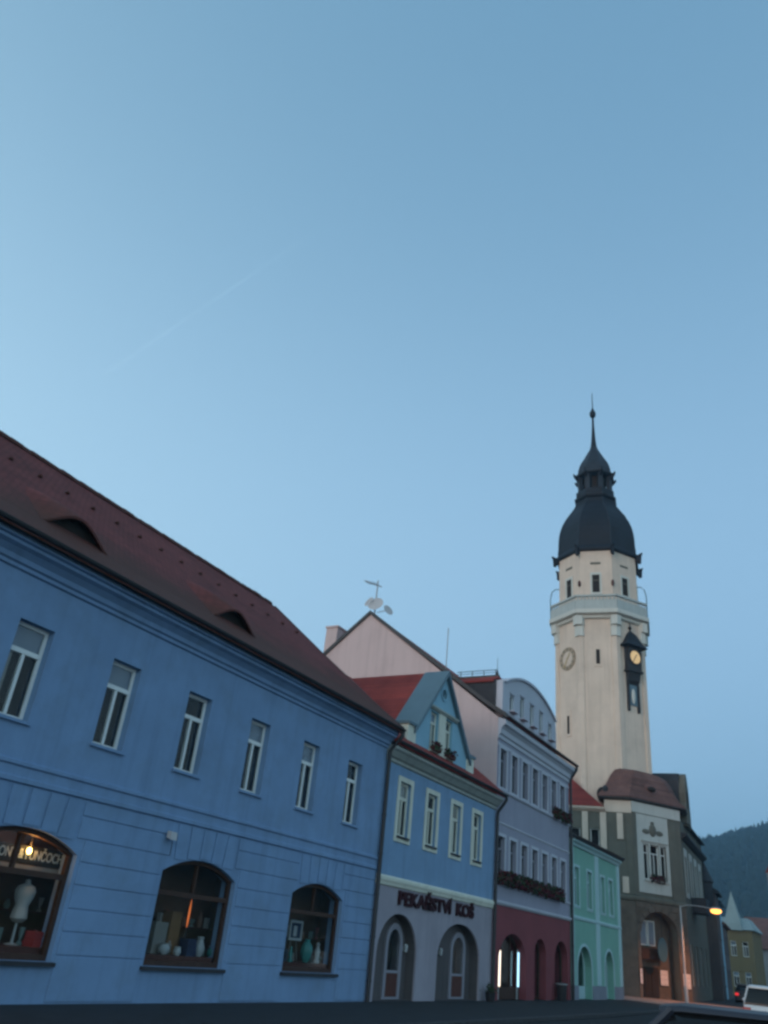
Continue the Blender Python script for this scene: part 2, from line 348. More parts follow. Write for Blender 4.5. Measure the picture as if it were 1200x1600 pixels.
def flowers(parent_loc, rz, L, label, group, n=70, drop=.28):
    t = thing('flower_box', label, 'flower box', parent_loc, rz, group)
    MB().prism([(-.17, 0), (-.02, 0), (0, .15), (-.2, .15)], 'x', -L/2, L/2).build('trough', M['terracotta'], t)
    for nm, mt, k, s in (('leaves', 'leaf', n, .075), ('blossoms', 'geranium', int(n*1.3), .06)):
        b = MB()
        for _ in range(k):
            c = Vector((random.uniform(-L/2-.05, L/2+.05), random.gauss(-.13, .08), random.uniform(.12-drop, .32)))
            a = Vector((random.gauss(0, 1), random.gauss(0, 1), random.gauss(0, 1))).normalized(); u = a.orthogonal().normalized(); v = a.cross(u); q = s*random.uniform(.7, 1.4)
            b.add([c+u*q, c+v*q*.8, c-u*q, c-v*q*.8, c+a*q*.35], [(0, 1, 4), (1, 2, 4), (2, 3, 4), (3, 0, 4)])
        b.build(nm, M[mt], t)
    return t
def text_mesh(name, s, size, m, ext=.02, font_scale=(1, 1), bold=.01):
    cu = bpy.data.curves.new('lettering', 'FONT'); cu.body = s; cu.size = size; cu.extrude = ext; cu.align_x = 'CENTER'; cu.align_y = 'CENTER'
    cu.offset = size*bold
    o = bpy.data.objects.new('tmp', cu); C.objects.link(o)
    me = bpy.data.meshes.new_from_object(o.evaluated_get(bpy.context.evaluated_depsgraph_get()))
    bpy.data.objects.remove(o); me.name = name
    me.transform(Matrix.Diagonal((font_scale[0], font_scale[1], 1, 1)))
    me.transform(Matrix.Rotation(R(90), 4, 'X'))       # letters stand on a wall facing -y
    me.materials.clear(); me.materials.append(m); return me

# ================================================================== house 1: long blue house
X0, X1 = -2.4, 23.15
h1 = thing('blue_house', 'long two-storey blue house with weathered red tiled roof and three arched shop windows', 'house', (0, D, 0))
wins1 = [(8.85+2.41*k, 9.67+2.41*k) for k in range(-4, 6)]
shops1 = [(4.2+4.9*k, 6.72+4.9*k) for k in range(-1, 4)]
holes = [rect(a, b, 4.52, 6.30) for a, b in wins1] + [segarch(a, b, .66, 2.46, 2.78) for a, b in shops1]
MB().panel(rect(X0, X1, -.05, 7.72), holes, 0, .42).build('front_wall', M['blue'], h1)
b = MB().prism([(.42, -.05), (11.5, -.05), (11.5, 7.72), (5.77, 12.54), (.42, 8.0)], 'x', X1-.35, X1-.002).build('gable_wall', M['blue'], h1)
MB().prism([(.42, -.05), (11.5, -.05), (11.5, 7.72), (5.77, 12.54), (.42, 8.0)], 'x', X0+.002, X0+.35).build('gable_wall', M['blue'], h1)
MB().box(X0+.35, X1-.35, 11.1, 11.5, -.05, 7.9).build('back_wall', M['blue'], h1)
# roof: lower courses a little flatter
RP = [(-.52, 7.80), (.35, 8.42), (1.43, 9.28), (3.29, 10.76), (5.77, 12.80)]
top = RP + [(9.5, 9.9), (12.0, 7.9)]
bot = [(y, z-.16) for y, z in top]
roof1 = MB().prism(top+bot[::-1], 'x', X0-.1, X1+.05).build('roof', M['tile1'], h1)
rt_me = MB().prism([(-.17, -.10), (-.12, .03), (0, .085), (.12, .03), (.17, -.10)], 'x', 0, .40).mesh('ridge_tile', M['tile1'])
rt_me.transform(Matrix.Rotation(R(1.8), 4, 'Y'))
for i in range(int((X1-X0)/.36)):
    put('ridge_tile', rt_me, roof1, (X0+i*.36, 5.77+random.uniform(-.01, .01), 12.80+random.uniform(-.012, .018)))
vm = MB().prism([(-.06, -.02), (.06, -.02), (.04, .03), (0, .045), (-.04, .03)], 'y', -.10, .10).mesh('vent_tile', M['tile1'])
for i in range(28):
    put('vent_tile', vm, roof1, (X0+.4+i*.9, 3.86, 11.22))
# eyebrow dormers: a tile wave lifting over a dark louvre
def roofz(y):
    for (ya, za), (yb, zb) in zip(top, top[1:]):
        if ya <= y <= yb: return za+(zb-za)*(y-ya)/(yb-ya)
    return top[-1][1]
def eyebrow(xc, yf, half, hgt):
    n, mdep = 24, 10; L = 1.9
    b = MB(); vs_ = []; fs = []
    for j in range(mdep+1):
        for i in range(n+1):
            u = -1+2*i/n; y = yf-.10+j/mdep*L; f = .5*(1+math.cos(math.pi*u)); f = f**.8
            lift = hgt*f*max(0, 1-(j/mdep)**1.3) if j else hgt*f
            base = roofz(y); vs_.append((xc+u*half*(1-.25*j/mdep), y, base+.05*f-.035*(1-f)-.03*(j/mdep)**2+lift))
    for j in range(mdep):
        for i in range(n): fs.append((j*(n+1)+i, j*(n+1)+i+1, (j+1)*(n+1)+i+1, (j+1)*(n+1)+i))
    nb = len(vs_)
    vs_ += [(x, y, z-.06) for x, y, z in vs_]
    fs += [tuple(i+nb for i in f[::-1]) for f in fs]
    for i in range(n): fs.append((i, i+1, nb+i+1, nb+i))
    d = b.add(vs_, fs).build('eyebrow_dormer', M['tile1'], h1, smooth=True)
    pts = [(xc-half*.96+2*half*.96*i/n, roofz(yf)+.01+hgt*(.5*(1+math.cos(math.pi*(-1+2*i/n))))**.8) for i in range(n+1)]
    MB().prism(pts + [(xc+half*.96, roofz(yf)-.05), (xc-half*.96, roofz(yf)-.05)], 'y', yf+.12, yf+.2).build('louvre', M['dark'], d)
    return d
eyebrow(9.85, .62, 1.05, .42); eyebrow(15.35, .62, 1.05, .42); eyebrow(4.35, .62, 1.05, .42)
# verge, cornice, gutter, string course
MB().prism([(y, z+.03) for y, z in RP] + [(y, z-.24) for y, z in RP[::-1]], 'x', X1+.052, X1+.11).build('verge_board', M['metal_dark'], h1)
cor = [(0, 7.13), (-.05, 7.15), (-.05, 7.22), (-.10, 7.25), (-.12, 7.34), (-.22, 7.44), (-.31, 7.49), (-.31, 7.55), (-.37, 7.57), (-.37, 7.70), (-.30, 7.74), (0, 7.74)]
MB().prism(cor, 'x', X0, X1+.02).build('cornice', M['blue'], h1)
gutter(h1, X0-.1, X1+.1, -.53, 7.76)
MB().prism([(.001, 3.46), (-.05, 3.48), (-.05, 3.56), (-.022, 3.58), (-.022, 3.74), (-.06, 3.77), (-.06, 3.83), (.001, 3.86)], 'x', X0, X1).build('string_course', M['blue'], h1)
downpipe(h1, X1+.06, 7.70, -.50)
# banded stucco of the ground floor
zb = [0.02, .77, 1.16, 1.545, 1.95, 2.35, 2.75, 3.16, 3.44]
for zi in range(len(zb)-1):
    z0, z1 = zb[zi]+.014, zb[zi+1]-.014
    edges = [X0] + [e for a, b_ in shops1 for e in (a, b_)] + [X1]
    if z1 < .64: segs = [(X0+3.2*k, min(X0+3.2*(k+1)-.02, X1)) for k in range(8)]
    elif z0 > 2.74: segs = [(edges[i]-(.12 if i else 0), edges[i+1]+(.12 if i < len(edges)-2 else 0)) for i in range(0, len(edges), 2)]
    else: segs = [(edges[i]+(.09 if i else 0), edges[i+1]-(.09 if i < len(edges)-2 else 0)) for i in range(0, len(edges), 2)]
    for a, b_ in segs: MB().box(a, b_, -.022, .004, z0, z1).build('stucco_block', M['blue'], h1, bevel=.006)
for a, b_ in shops1:                                  # voussoirs over each arch
    cx = (a+b_)/2
    for k in range(5):
        x0 = cx-1.0+k*.41; zz = 2.80-.10*abs(k-2)*.5
        MB().prism([(x0+.012, zz+.02), (x0+.385, zz+.02), (x0+.385+(k-2)*.03, 3.43), (x0+.012+(k-2)*.03, 3.43)], 'y', -.022, .004).build('voussoir', M['blue'], h1)
for a, b_ in wins1: window(h1, a, b_, 4.52, 6.30, .17, tr=.30, fr=.075, sill='blue')
# shop windows: frame, sill, lining and glass
def shopwin(a, b_):
    out = segarch(a, b_, .66, 2.46, 2.78); inn = segarch(a+.09, b_-.09, .76, 2.44, 2.69)
    f = MB().panel(out, [inn], .12, .22); f.box(a+.09, b_-.09, .125, .215, 2.0, 2.1)
    cx = (a+b_)/2; f.box(cx-.03, cx+.03, .125, .215, 2.1, 2.67)
    o = f.build('shop_window', M['brown'], h1)
    MB().box(a+.09, b_-.09, .165, .172, .76, 2.0).build('pane', M['glass'], o)
    for u, v in ((a+.09, cx-.03), (cx+.03, b_-.09)):
        MB().prism([p for p in segarch(a+.09, b_-.09, 2.1, 2.44, 2.69, 24) if u-.001 <= p[0] <= v+.001 and p[1] > 2.101] + [(u, 2.1), (v, 2.1)] if u < cx-.1 else
                   [p for p in segarch(a+.09, b_-.09, 2.1, 2.44, 2.69, 24) if u-.001 <= p[0] <= v+.001 and p[1] > 2.101] + [(u, 2.1), (v, 2.1)], 'y', .165, .172).build('pane', M['glass'], o)
    MB().box(a-.07, b_+.07, -.09, .30, .585, .655).build('sill', M['slate'], o)
    i = MB(); i.add([(a-.1, .225, .62), (b_+.7, .225, .62), (b_+.7, .225, 2.9), (a-.1, .225, 2.9), (a-.1, 1.2, .62), (b_+.7, 1.2, .62), (b_+.7, 1.2, 2.9), (a-.1, 1.2, 2.9)],
                    [(4, 5, 6, 7), (0, 1, 5, 4), (1, 2, 6, 5), (2, 3, 7, 6), (3, 0, 4, 7)])
    i.build('display_niche', M['niche'], o)
    return o
for a, b_ in shops1: shopwin(a, b_)

# ------------------------------------------------------------------ things in the shop windows (floor of the niches is at z = .62)
def good(name, mb, m, loc, label, cat, rz=0, smooth=True, group=None):
    return tag(mb.build(name, M[m] if isinstance(m, str) else m, None, (loc[0], D+loc[1], loc[2]), rz, smooth=smooth), label, cat, group)
ZS = .86
for a, b_ in shops1[2:]:
    sh_ = MB().box(a-.08, b_+.68, .24, 1.18, .622, .858).build('display_shelf', M['redwood'], h1)
M['linen'] = plaster('white linen', (.36, .38, .39), var=.1, bump=0); M['redcloth'] = plaster('red cloth', (.35, .05, .05), var=.1, bump=0)
M['teal'] = plaster('turquoise glaze', (.05, .22, .215), var=.1, bump=0, rough=.25); M['china'] = plaster('white china', (.36, .38, .40), var=.05, bump=0, rough=.3)
M['card'] = plaster('grey card box', (.22, .21, .20), var=.12, bump=0); M['navy'] = plaster('dark blue cloth', (.03, .04, .08), var=.2, bump=0)
M['ochreg'] = plaster('ochre pottery', (.22, .12, .06), var=.15, bump=0)
bust = [(.14, 0), (.15, .02), (.03, .05), (.025, .45), (.10, .47), (.17, .55), (.15, .72), (.13, .82), (.19, .98), (.21, 1.12), (.17, 1.22), (.06, 1.28), (.05, 1.36), (.0, 1.37)]
good('dress_form', MB().lathe([(r*.9, z*.80) for r, z in bust], 18), 'linen', (11.17, .62, ZS), 'dress form with white garment in the window with the lit bulb', 'mannequin')
good('dress_form', MB().lathe([(r*.85, z*.76) for r, z in bust], 18), 'redcloth', (10.47, .75, ZS), 'dress form in dark red beside the white one', 'mannequin')
good('folded_cloth', MB().box(-.2, .2, -.15, .15, 0, .09).box(-.18, .18, -.14, .14, .092, .16).box(-.19, .17, -.15, .13, .163, .25), 'redcloth', (11.62, .5, ZS), 'pile of folded red cloths below the white dress form', 'cloth', smooth=False)
good('folded_cloth', MB().box(-.2, .2, -.15, .15, 0, .10).box(-.18, .17, -.14, .14, .102, .19), 'navy', (9.97, .5, ZS), 'pile of folded dark blue cloths in the window with the lit bulb', 'cloth', smooth=False)
# sign and bulb of the first window
sg = thing('shop_sign', 'dark board with pale lettering hung behind the glass of the lit arched window', 'sign', (10.55, D+.40, 2.20))
MB().box(-1.02, 1.12, 0, .03, 0, .30).build('board', M['signboard'], sg)
MB().box(-.9, -.88, .01, .02, .30, .73).build('hanger', M['iron'], sg); MB().box(.98, 1.0, .01, .02, .30, .73).build('hanger', M['iron'], sg)
put('lettering', text_mesh('lettering', 'SILONY & PUNČOCHY', .25, M['signtext'], .004, (.70, .95)), sg, (.30, -.006, .15))
MB().box(-1.0, 1.1, .004, .026, -.12, -.02).build('lower_board', M['card'], sg); MB().box(-.6, -.58, .008, .02, -.03, .01).build('hanger', M['iron'], sg); MB().box(.7, .72, .008, .02, -.03, .01).build('hanger', M['iron'], sg)
bl = thing('hanging_bulb', 'lit warm bulb hanging in front of the shop lettering', 'lamp', (10.75, D+.31, 2.42))
MB().ball((0, 0, 0), .045, .045, .06).build('bulb', emit('bulb glow', (1, .62, .18), 14), bl, smooth=True)
MB().lathe([(.02, .05), (.022, .11), (.008, .12), (.006, .48)], 8).build('socket', M['iron'], bl)
pl = bpy.data.lights.new('bulb_light', 'POINT'); pl.energy = 14; pl.color = (1, .42, .10); pl.shadow_soft_size = .07
po = bpy.data.objects.new('bulb_light', pl); C.objects.link(po); po.parent = bl; po.location = (0, -.02, .10)
# second window
good('card_box', MB().box(-.2, .2, -.15, .15, 0, .62), 'card', (14.92, .7, ZS), 'tall grey card box at the end of the second shop window', 'box', smooth=False)
good('card_box', MB().box(-.17, .17, -.14, .14, 0, .85), 'ochreg', (15.47, .8, ZS), 'tall ochre box in the second shop window beside the orange reflection streak', 'box', smooth=False)
good('china_pot', MB().lathe([(.07, 0), (.12, .05), (.13, .13), (.09, .2), (.1, .22), (.0, .225)], 16), 'china', (14.97, .42, ZS), 'squat white china pot in front of the grey card box', 'pot')
good('china_pot', MB().lathe([(.06, 0), (.09, .06), (.07, .15), (.08, .17), (.0, .175)], 16), 'china', (15.37, .38, ZS), 'small white china pot in front of the ochre box', 'pot')
good('china_jug', MB().lathe([(.07, 0), (.11, .08), (.12, .2), (.06, .33), (.08, .4), (.0, .4)], 16), 'china', (16.17, .45, ZS), 'white china jug to one side of the dark blue cloth', 'jug')
good('china_pot', MB().lathe([(.09, 0), (.13, .07), (.12, .16), (.05, .24), (.0, .26)], 16), 'teal', (16.62, .42, ZS), 'round pale turquoise pot in the second shop window', 'pot')
good('folded_cloth', MB().box(-.16, .16, -.14, .14, 0, .12).box(-.14, .15, -.13, .13, .122, .24).box(-.15, .14, -.12, .13, .243, .34), 'navy', (15.77, .45, ZS), 'pile of folded dark blue cloths between white china', 'cloth', smooth=False)
refl = thing('lamp_reflection', 'slim orange glowing streak standing in for a lamp reflection in the second shop window', 'lamp', (15.95, D+.75, ZS))  # added glowing shape that imitates a lamp's reflection in the glass
MB().lathe([(.09, 0), (.09, .03), (.02, .05), (.02, .55)], 12).build('added_stand', M['iron'], refl)  # stand added only to carry the streak
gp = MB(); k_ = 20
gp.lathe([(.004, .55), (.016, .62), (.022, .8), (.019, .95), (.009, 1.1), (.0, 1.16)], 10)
gp.build('reflection_streak', emit('orange reflection glow', (1, .25, .07), .75), refl, smooth=True)
# third window
good('turquoise_vase', MB().lathe([(.06, 0), (.13, .1), (.17, .26), (.15, .4), (.07, .5), (.09, .56), (.0, .56)], 18), 'teal', (20.57, .45, ZS+.0), 'turquoise glazed vase in the third shop window', 'vase')
pf = thing('picture_frame', 'pale picture frame on an easel in the third shop window', 'picture', (20.15, D+.6, ZS))
MB().tube([(-.22, 0, 0), (-.05, .06, 1.0)], .015).build('leg', M['card'], pf); MB().tube([(.22, 0, 0), (.05, .06, 1.0)], .015).build('leg', M['card'], pf); MB().tube([(0, .4, 0), (0, .08, 1.0)], .015).build('leg', M['card'], pf)
MB().panel(rect(-.3, .3, .5, .98), [rect(-.24, .24, .56, .92)], -.02, .02).build('frame', M['china'], pf); MB().box(-.24, .24, .0, .01, .56, .92).build('picture', M['navy'], pf)
MB().box(-.1, .06, -.006, -.001, .6, .85).build('figure', M['china'], pf)
good('china_figure', MB().lathe([(.08, 0), (.09, .03), (.05, .12), (.08, .3), (.04, .4), (.055, .47), (.0, .53)], 14), 'china', (21.07, .42, ZS), 'slender white china figure beside the turquoise vase', 'figurine')
good('china_figure', MB().lathe([(.06, 0), (.07, .03), (.04, .1), (.06, .2), (.03, .28), (.04, .33), (.0, .37)], 14), 'teal', (19.77, .40, ZS), 'small turquoise figure near the easel', 'figurine')
# small wares crowding the displays, on the plinth and on a back shelf
tints = [plaster('ware %d' % k, c, var=.15, bump=0, rough=.5) for k, c in enumerate(((.30, .28, .27), (.20, .12, .09), (.34, .36, .38), (.10, .13, .18), (.28, .10, .09), (.16, .22, .22)))]
for (a, b_), n_, lab, grp in ((shops1[2], 13, 'the shop window with the lit bulb', 'small wares in the lit shop window'), (shops1[3], 16, 'the window with the orange reflection streak', 'small wares in the second shop window'), (shops1[4], 12, 'the window with the turquoise vase', 'small wares in the third shop window')):
    bs_ = MB().box(a+.2, b_+.68, .88, 1.19, 1.40, 1.43).build('back_shelf', M['redwood'], h1)
    for k in range(n_):
        up_ = k % 2; x = a+.75+(b_-a-.2)*(k+.5)/n_+random.uniform(-.04, .04); y = random.uniform(.98, 1.1) if up_ else random.uniform(.62, .84); z = 1.43 if up_ else ZS
        hgt = random.uniform(.14, .34); q = random.uniform(.05, .09)
        if k % 3 == 0: mb = MB().box(-q, q, -q*.8, q*.8, 0, hgt)
        elif k % 3 == 1: mb = MB().lathe([(q*.6, 0), (q, hgt*.3), (q*.8, hgt*.7), (q*.4, hgt*.85), (q*.5, hgt), (0, hgt)], 10)
        else: mb = MB().lathe([(q*.8, 0), (q*.9, hgt*.1), (q*.3, hgt*.3), (q*.7, hgt*.6), (q*.9, hgt), (0, hgt*.98)], 10)
        ti = random.randrange(6)
        lab_ = '%s %s on the %s of %s' % (('pale grey', 'brown', 'whitish', 'dark blue', 'dull red', 'grey green')[ti], ('box', 'jar', 'goblet')[k % 3], ('display plinth', 'back shelf')[up_], lab)
        good(('ware_box', 'ware_jar', 'ware_goblet')[k % 3], mb, tints[ti], (x, y, z), lab_, ('box', 'jar', 'goblet')[k % 3], rz=random.uniform(-.4, .4), smooth=(k % 3 > 0), group=grp)
# wall lamp of the blue house
wl = thing('wall_floodlight', 'small pale floodlight on the blue wall above the second shop window', 'lamp', (13.93, D-.02, 3.14))
MB().box(-.03, .03, -.06, .0, -.02, .08).build('bracket', M['galv'], wl); MB().prism([(-.19, -.08), (-.05, -.04), (-.05, .1), (-.17, .08)], 'x', -.09, .09).build('lamp_housing', M['dish'], wl)
MB().tube([(.1, -.006, .0), (.16, -.006, -.1), (.17, -.006, -.37)], .008, 6).build('cable', M['iron'], wl)

# ================================================================== house 2: pale blue house with gabled dormer
h2 = thing('pale_blue_house', 'pale blue house with steep gabled dormer, cream window surrounds and grey arched shopfront', 'house', (0, D, 0))
XA, XB = 23.16, 32.58
w2 = [(24.22, 25.0), (26.3, 27.08), (28.38, 29.12), (30.34, 31.08)]
upper_holes = [rect(a, b, 4.62, 6.32) for a, b in w2]
MB().panel(rect(XA, XB, 3.14, 7.3), upper_holes, 0, .4).build('upper_wall', M['blue2'], h2)
ar2 = [(23.62, 26.25), (27.8, 31.42)]
ah = [ellarch(a, b, .0, 1.25, 2.38, 20) for a, b in ar2]
MB().panel([(XA, -.05)] + [(XB, -.05), (XB, 3.14), (XA, 3.14)], [[(x, max(z, -.02)) for x, z in h] for h in ah], 0, .95).build('shopfront_wall', M['grey'], h2)
MB().prism([(.001, 3.10), (-.05, 3.12), (-.07, 3.2), (-.10, 3.26), (-.10, 3.34), (-.03, 3.40), (.001, 3.40)], 'x', XA, XB).build('string_course', M['cream'], h2)
MB().prism([(.001, 6.78), (-.06, 6.82), (-.06, 6.9), (-.14, 6.95), (-.26, 7.1), (-.34, 7.16), (-.34, 7.26), (.001, 7.3)], 'x', XA, XB).build('cornice', M['cream_dark'], h2)
gutter(h2, XA, XB+.1, -.46, 7.40); downpipe(h2, XB+.02, 7.34, -.46)
for a, b in w2:
    s = MB().panel(rect(a-.16, b+.16, 4.44, 6.48), [rect(a, b, 4.62, 6.32)], -.035, -.002).build('window_surround', M['cream'], h2)
    MB().box(a-.03, b+.03, -.09, -.036, 4.56, 4.62).build('sill', M['slate'], s)
    window(h2, a, b, 4.62, 6.32, .10, tr=.30, fr=.085, fm='cream', sill=None, lower='warmdark', upper='curtain')
# main roof and the deep cross gable
MB().prism([(-.44, 7.42), (4.3, 11.0), (9.0, 7.42), (9.0, 7.27), (4.3, 10.82), (-.40, 7.27)], 'x', XA+.0, XB).build('roof', M['tile2'], h2)
MB().box(XA, XB, 8.6, 9.0, -.05, 7.3).build('back_wall', M['blue2'], h2)
dm = [(25.02, 7.25), (29.5, 7.25), (29.5, 8.35), (27.22, 10.92), (25.02, 8.35)]
dw = [(26.20, 26.82), (27.46, 28.08)]
ocl = [(27.18+.19*math.cos(k*math.pi/8), 10.10+.19*math.sin(k*math.pi/8)) for k in range(16)]
dor = MB().panel(dm, [rect(a, b, 7.82, 9.24) for a, b in dw] + [ocl], .04, .30).build('dormer_front', M['dormer_blue'], h2)
MB().prism([(27.18+.17*math.cos(k*math.pi/8), 10.10+.17*math.sin(k*math.pi/8)) for k in range(16)], 'y', .14, .16).build('oculus', M['dark'], dor)
MB().panel([(27.18+.27*math.cos(k*math.pi/8), 10.10+.27*math.sin(k*math.pi/8)) for k in range(16)], [ocl], .0, .05).build('oculus_ring', M['dormer_blue'], dor)
for a, b in dw: window(h2, a, b, 7.82, 9.24, .14, tr=.28, fr=.07, fm='cream', sill='cream', lower='warmdark')
MB().box(25.85, 28.45, -.07, .04, 9.36, 9.44).box(25.9, 28.4, -.03, .04, 9.3, 9.36).build('lintel_cornice', M['cream_dark'], dor)
for a, b in ((26.86, 27.42),): MB().box(a, b, .0, .04, 7.78, 9.3).build('window_pier', M['cream'], dor)
for xa, xb in ((24.42, 25.02), (29.5, 30.1)):
    p = MB().box(xa, xb, -.02, .9, 7.2, 8.30).build('shoulder_pier', M['cream'], h2)
    MB().box(xa-.06, xb+.06, -.09, .96, 8.30, 8.40).build('pier_cap', M['flash'], p)
sl_ = (10.92-8.35)/(27.22-25.02)
for sgn, xe in ((1, 24.86), (-1, 29.66)):
    xr = 27.22
    ze = 10.92+.10-sl_*abs(xr-xe)
    MB().prism([(xe, ze), (xr, 11.02), (xr, 10.88), (xe, ze-.14)] if sgn > 0 else [(xr, 11.02), (xe, ze), (xe, ze-.14), (xr, 10.88)], 'y', .95, 6.4).build('dormer_roof', M['tile2'], h2)
    MB().prism([(xe-.02*sgn, ze-.01), (xr, 11.06), (xr, 10.86), (xe-.02*sgn, ze-.2)] if sgn > 0 else [(xr, 11.06), (xe+.02, ze-.01), (xe+.02, ze-.2), (xr, 10.86)], 'y', -.12, .949).build('verge_flashing', M['flash'], h2)
# cheeks under the dormer roof
MB().box(25.03, 25.2, .30, 2.2, 7.3, 8.25).build('dormer_cheek', M['cream'], h2); MB().box(29.3, 29.48, .30, 2.2, 7.3, 8.25).build('dormer_cheek', M['cream'], h2)
for (a, b), q_ in zip(dw, ('long blue', 'lilac')): flowers(((a+b)/2, D-.0, 7.80), 0, .6, 'red geranium box on the gabled dormer window nearer the %s house' % q_, 'geraniums on the gabled dormer', 26, .1)
# arched entrances: recessed door sets
for (a, b), dc, dwid in ((ar2[0], 25.30, .56), (ar2[1], 30.2, .64)):
    yb = .36
    MB().panel(ellarch(a, b, 0, 1.25, 2.38, 20), [ellarch(a+.015, b-.015, .003, 1.25, 2.365, 20)], .06, yb).build('arch_lining', M['browndark'], h2)
    wallin = MB().panel(ellarch(a, b, 0, 1.25, 2.38, 20), [ellarch(dc-dwid, dc+dwid, 0.02, 1.55, 2.12, 16)], yb, yb+.1).build('arch_infill', M['browndark'], h2)
    MB().panel(ellarch(dc-dwid, dc+dwid, .02, 1.55, 2.12, 16), [ellarch(dc-dwid+.16, dc+dwid-.16, .08, 1.5, 1.95, 16)], yb-.05, yb+.06).box(dc-dwid+.16, dc+dwid-.16, yb-.03, yb+.05, .72, .80).build('door_frame', M['frame_grey'], wallin)
    MB().box(dc-dwid+.17, dc+dwid-.17, yb-.02, yb+.04, .09, .715).build('door_panel', M['redwood'], wallin)
    MB().prism(ellarch(dc-dwid+.162, dc+dwid-.162, .802, 1.5, 1.948, 16), 'y', yb+.0, yb+.008).build('pane', M['glass'], wallin)
    MB().box(dc-dwid, dc+dwid, yb+.35, yb+.4, 0, 2.2).build('interior', M['dark'], wallin)
    for xs in (a+.25, b-.55):
        if abs(xs+.15-dc) > dwid+.2: MB().box(xs, xs+.3, yb-.015, yb, .12, 1.5).build('side_panel', M['redwood'], wallin)
sgn2 = thing('shop_sign', 'dark red raised lettering on the grey shopfront above two arches', 'sign', (27.65, D-.035, 2.81))
put('lettering', text_mesh('lettering', 'PEKAŘSTVÍ', .60, M['signred'], .034, (1.36, .92), .034), sgn2, (-1.0, 0, 0))
put('lettering', text_mesh('lettering', 'KOŠ', .60, M['signred'], .034, (1.36, .92), .034), sgn2, (2.2, 0, 0))
for lx, ly, lab in ((28.62, .36, 'pale wall lamp beside the door in the second shopfront arch'), (26.0, .36, 'pale wall lamp beside the door in the first shopfront arch')):
    t = thing('wall_lamp', lab, 'lamp', (lx, D+ly, 1.42))
    MB().box(-.05, .05, -.03, 0, -.06, .06).build('back_plate', M['galv'], t); MB().lathe([(.03, -.1), (.06, -.08), (.075, .1), (.05, .13), (.0, .14)], 10, (0, -.09, 0)).build('lamp_shade', M['china'], t, smooth=True)
# plant pots at the second arch
for px_, lab in ((31.85, 'dark round planter with low shrub by the second shop arch'),):
    t = thing('planter', lab, 'planter', (px_, D-.3, 0))
    MB().lathe([(.13, 0), (.17, .05), (.2, .28), (.22, .3), (.19, .3), (.17, .26), (.0, .26)], 14).build('pot', M['slate'], t, smooth=True)
    b = MB()
    for _ in range(140):
        c = Vector((random.gauss(0, .11), random.gauss(0, .11), .3+abs(random.gauss(.06, .1))))
        a = Vector((random.gauss(0, 1), random.gauss(0, 1), random.gauss(0, 1))).normalized(); u = a.orthogonal().normalized(); v = a.cross(u); q = .045
        b.add([c+u*q, c+v*q*.6, c-u*q, c-v*q*.6], [(0, 1, 2, 3)])
    b.build('foliage', M['leaf'], t)

# ================================================================== house 3: lilac house with pink gable wall
h3 = thing('lilac_house', 'three-storey lilac house with bare pink gable wall, dark red shopfront and big roof dormer', 'house', (0, D, 0))
XA, XB = 32.60, 42.46
xs3 = [33.28+1.352*k for k in range(7)]
r1 = [rect(x-.37, x+.37, 7.80, 9.42) for x in xs3]; r2_ = [rect(x-.37, x+.37, 4.22, 5.86) for x in xs3]
MB().panel(rect(XA, XB, 3.30, 10.5), r1+r2_, 0, .4).build('upper_wall', M['lilac'], h3)
a3 = [(33.3, 36.4, 1.25, 2.34), (37.42, 38.9, 1.7, 2.32), (40.1, 42.02, 1.55, 2.36)]
MB().panel(rect(XA, XB, -.05, 3.30), [ellarch(a, b, -.0, s, t, 18) for a, b, s, t in a3], 0, .6).build('shopfront_wall', M['red'], h3)
gp_ = [(.004, -.05), (12.8, -.05), (12.8, 11.6), (7.18, 16.2), (.30, 10.90), (.004, 10.68)]
MB().prism(gp_, 'x', XA-.012, XA+.28).build('gable_wall', M['pink'], h3)
MB().prism(gp_, 'x', XB-.28, XB+.012).build('gable_wall', M['pink'], h3)
MB().box(XA+.35, XB-.35, 12.4, 12.8, -.05, 11.6).build('back_wall', M['pink'], h3)
tp = [(-.40, 10.78), (.6, 11.42), (2.6, 12.92), (7.18, 16.36), (13.2, 11.5)]
MB().prism(tp + [(y, z-.17) for y, z in tp[::-1]], 'x', XA+.12, XB+.25).build('roof', M['tile2'], h3)
MB().prism([(y, z+.05) for y, z in tp] + [(y, z-.16) for y, z in tp[::-1]], 'x', XA-.10, XA+.119).build('verge_board', M['metal_dark'], h3)
MB().prism([(.001, 9.78), (-.05, 9.80), (-.05, 9.95), (-.12, 10.0), (-.14, 10.2), (-.24, 10.32), (-.34, 10.38), (-.34, 10.58), (.001, 10.66)], 'x', XA, XB+.2).build('cornice', M['lilac_trim'], h3)
MB().box(XA, XB, -.022, .001, 9.5, 9.62).build('frieze_line', M['lilac_trim'], h3)
gutter(h3, XA-.05, XB+.25, -.43, 10.72); downpipe(h3, XB+.06, 10.62, -.43)
for z0, z1, d_ in ((7.60, 7.74, .09), (6.32, 6.42, .04), (4.0, 4.12, .07), (3.28, 3.46, .10)):
    MB().prism([(.001, z0), (-d_*.5, z0+.02), (-d_, z0+(z1-z0)*.5), (-d_, z1-.02), (.001, z1)], 'x', XA, XB).build('string_course', M['lilac_trim'], h3)
for row, z0, z1 in ((0, 7.80, 9.42), (1, 4.22, 5.86)):
    for x in xs3:
        MB().panel(rect(x-.50, x+.50, z0-.08, z1+.13), [rect(x-.37, x+.37, z0, z1)], -.03, -.001).build('window_surround', M['lilac_trim'], h3)
        window(h3, x-.37, x+.37, z0, z1, .12, tr=.28, fr=.05, fm='frame_grey', sill='lilac_trim', lower='dark', upper=None)
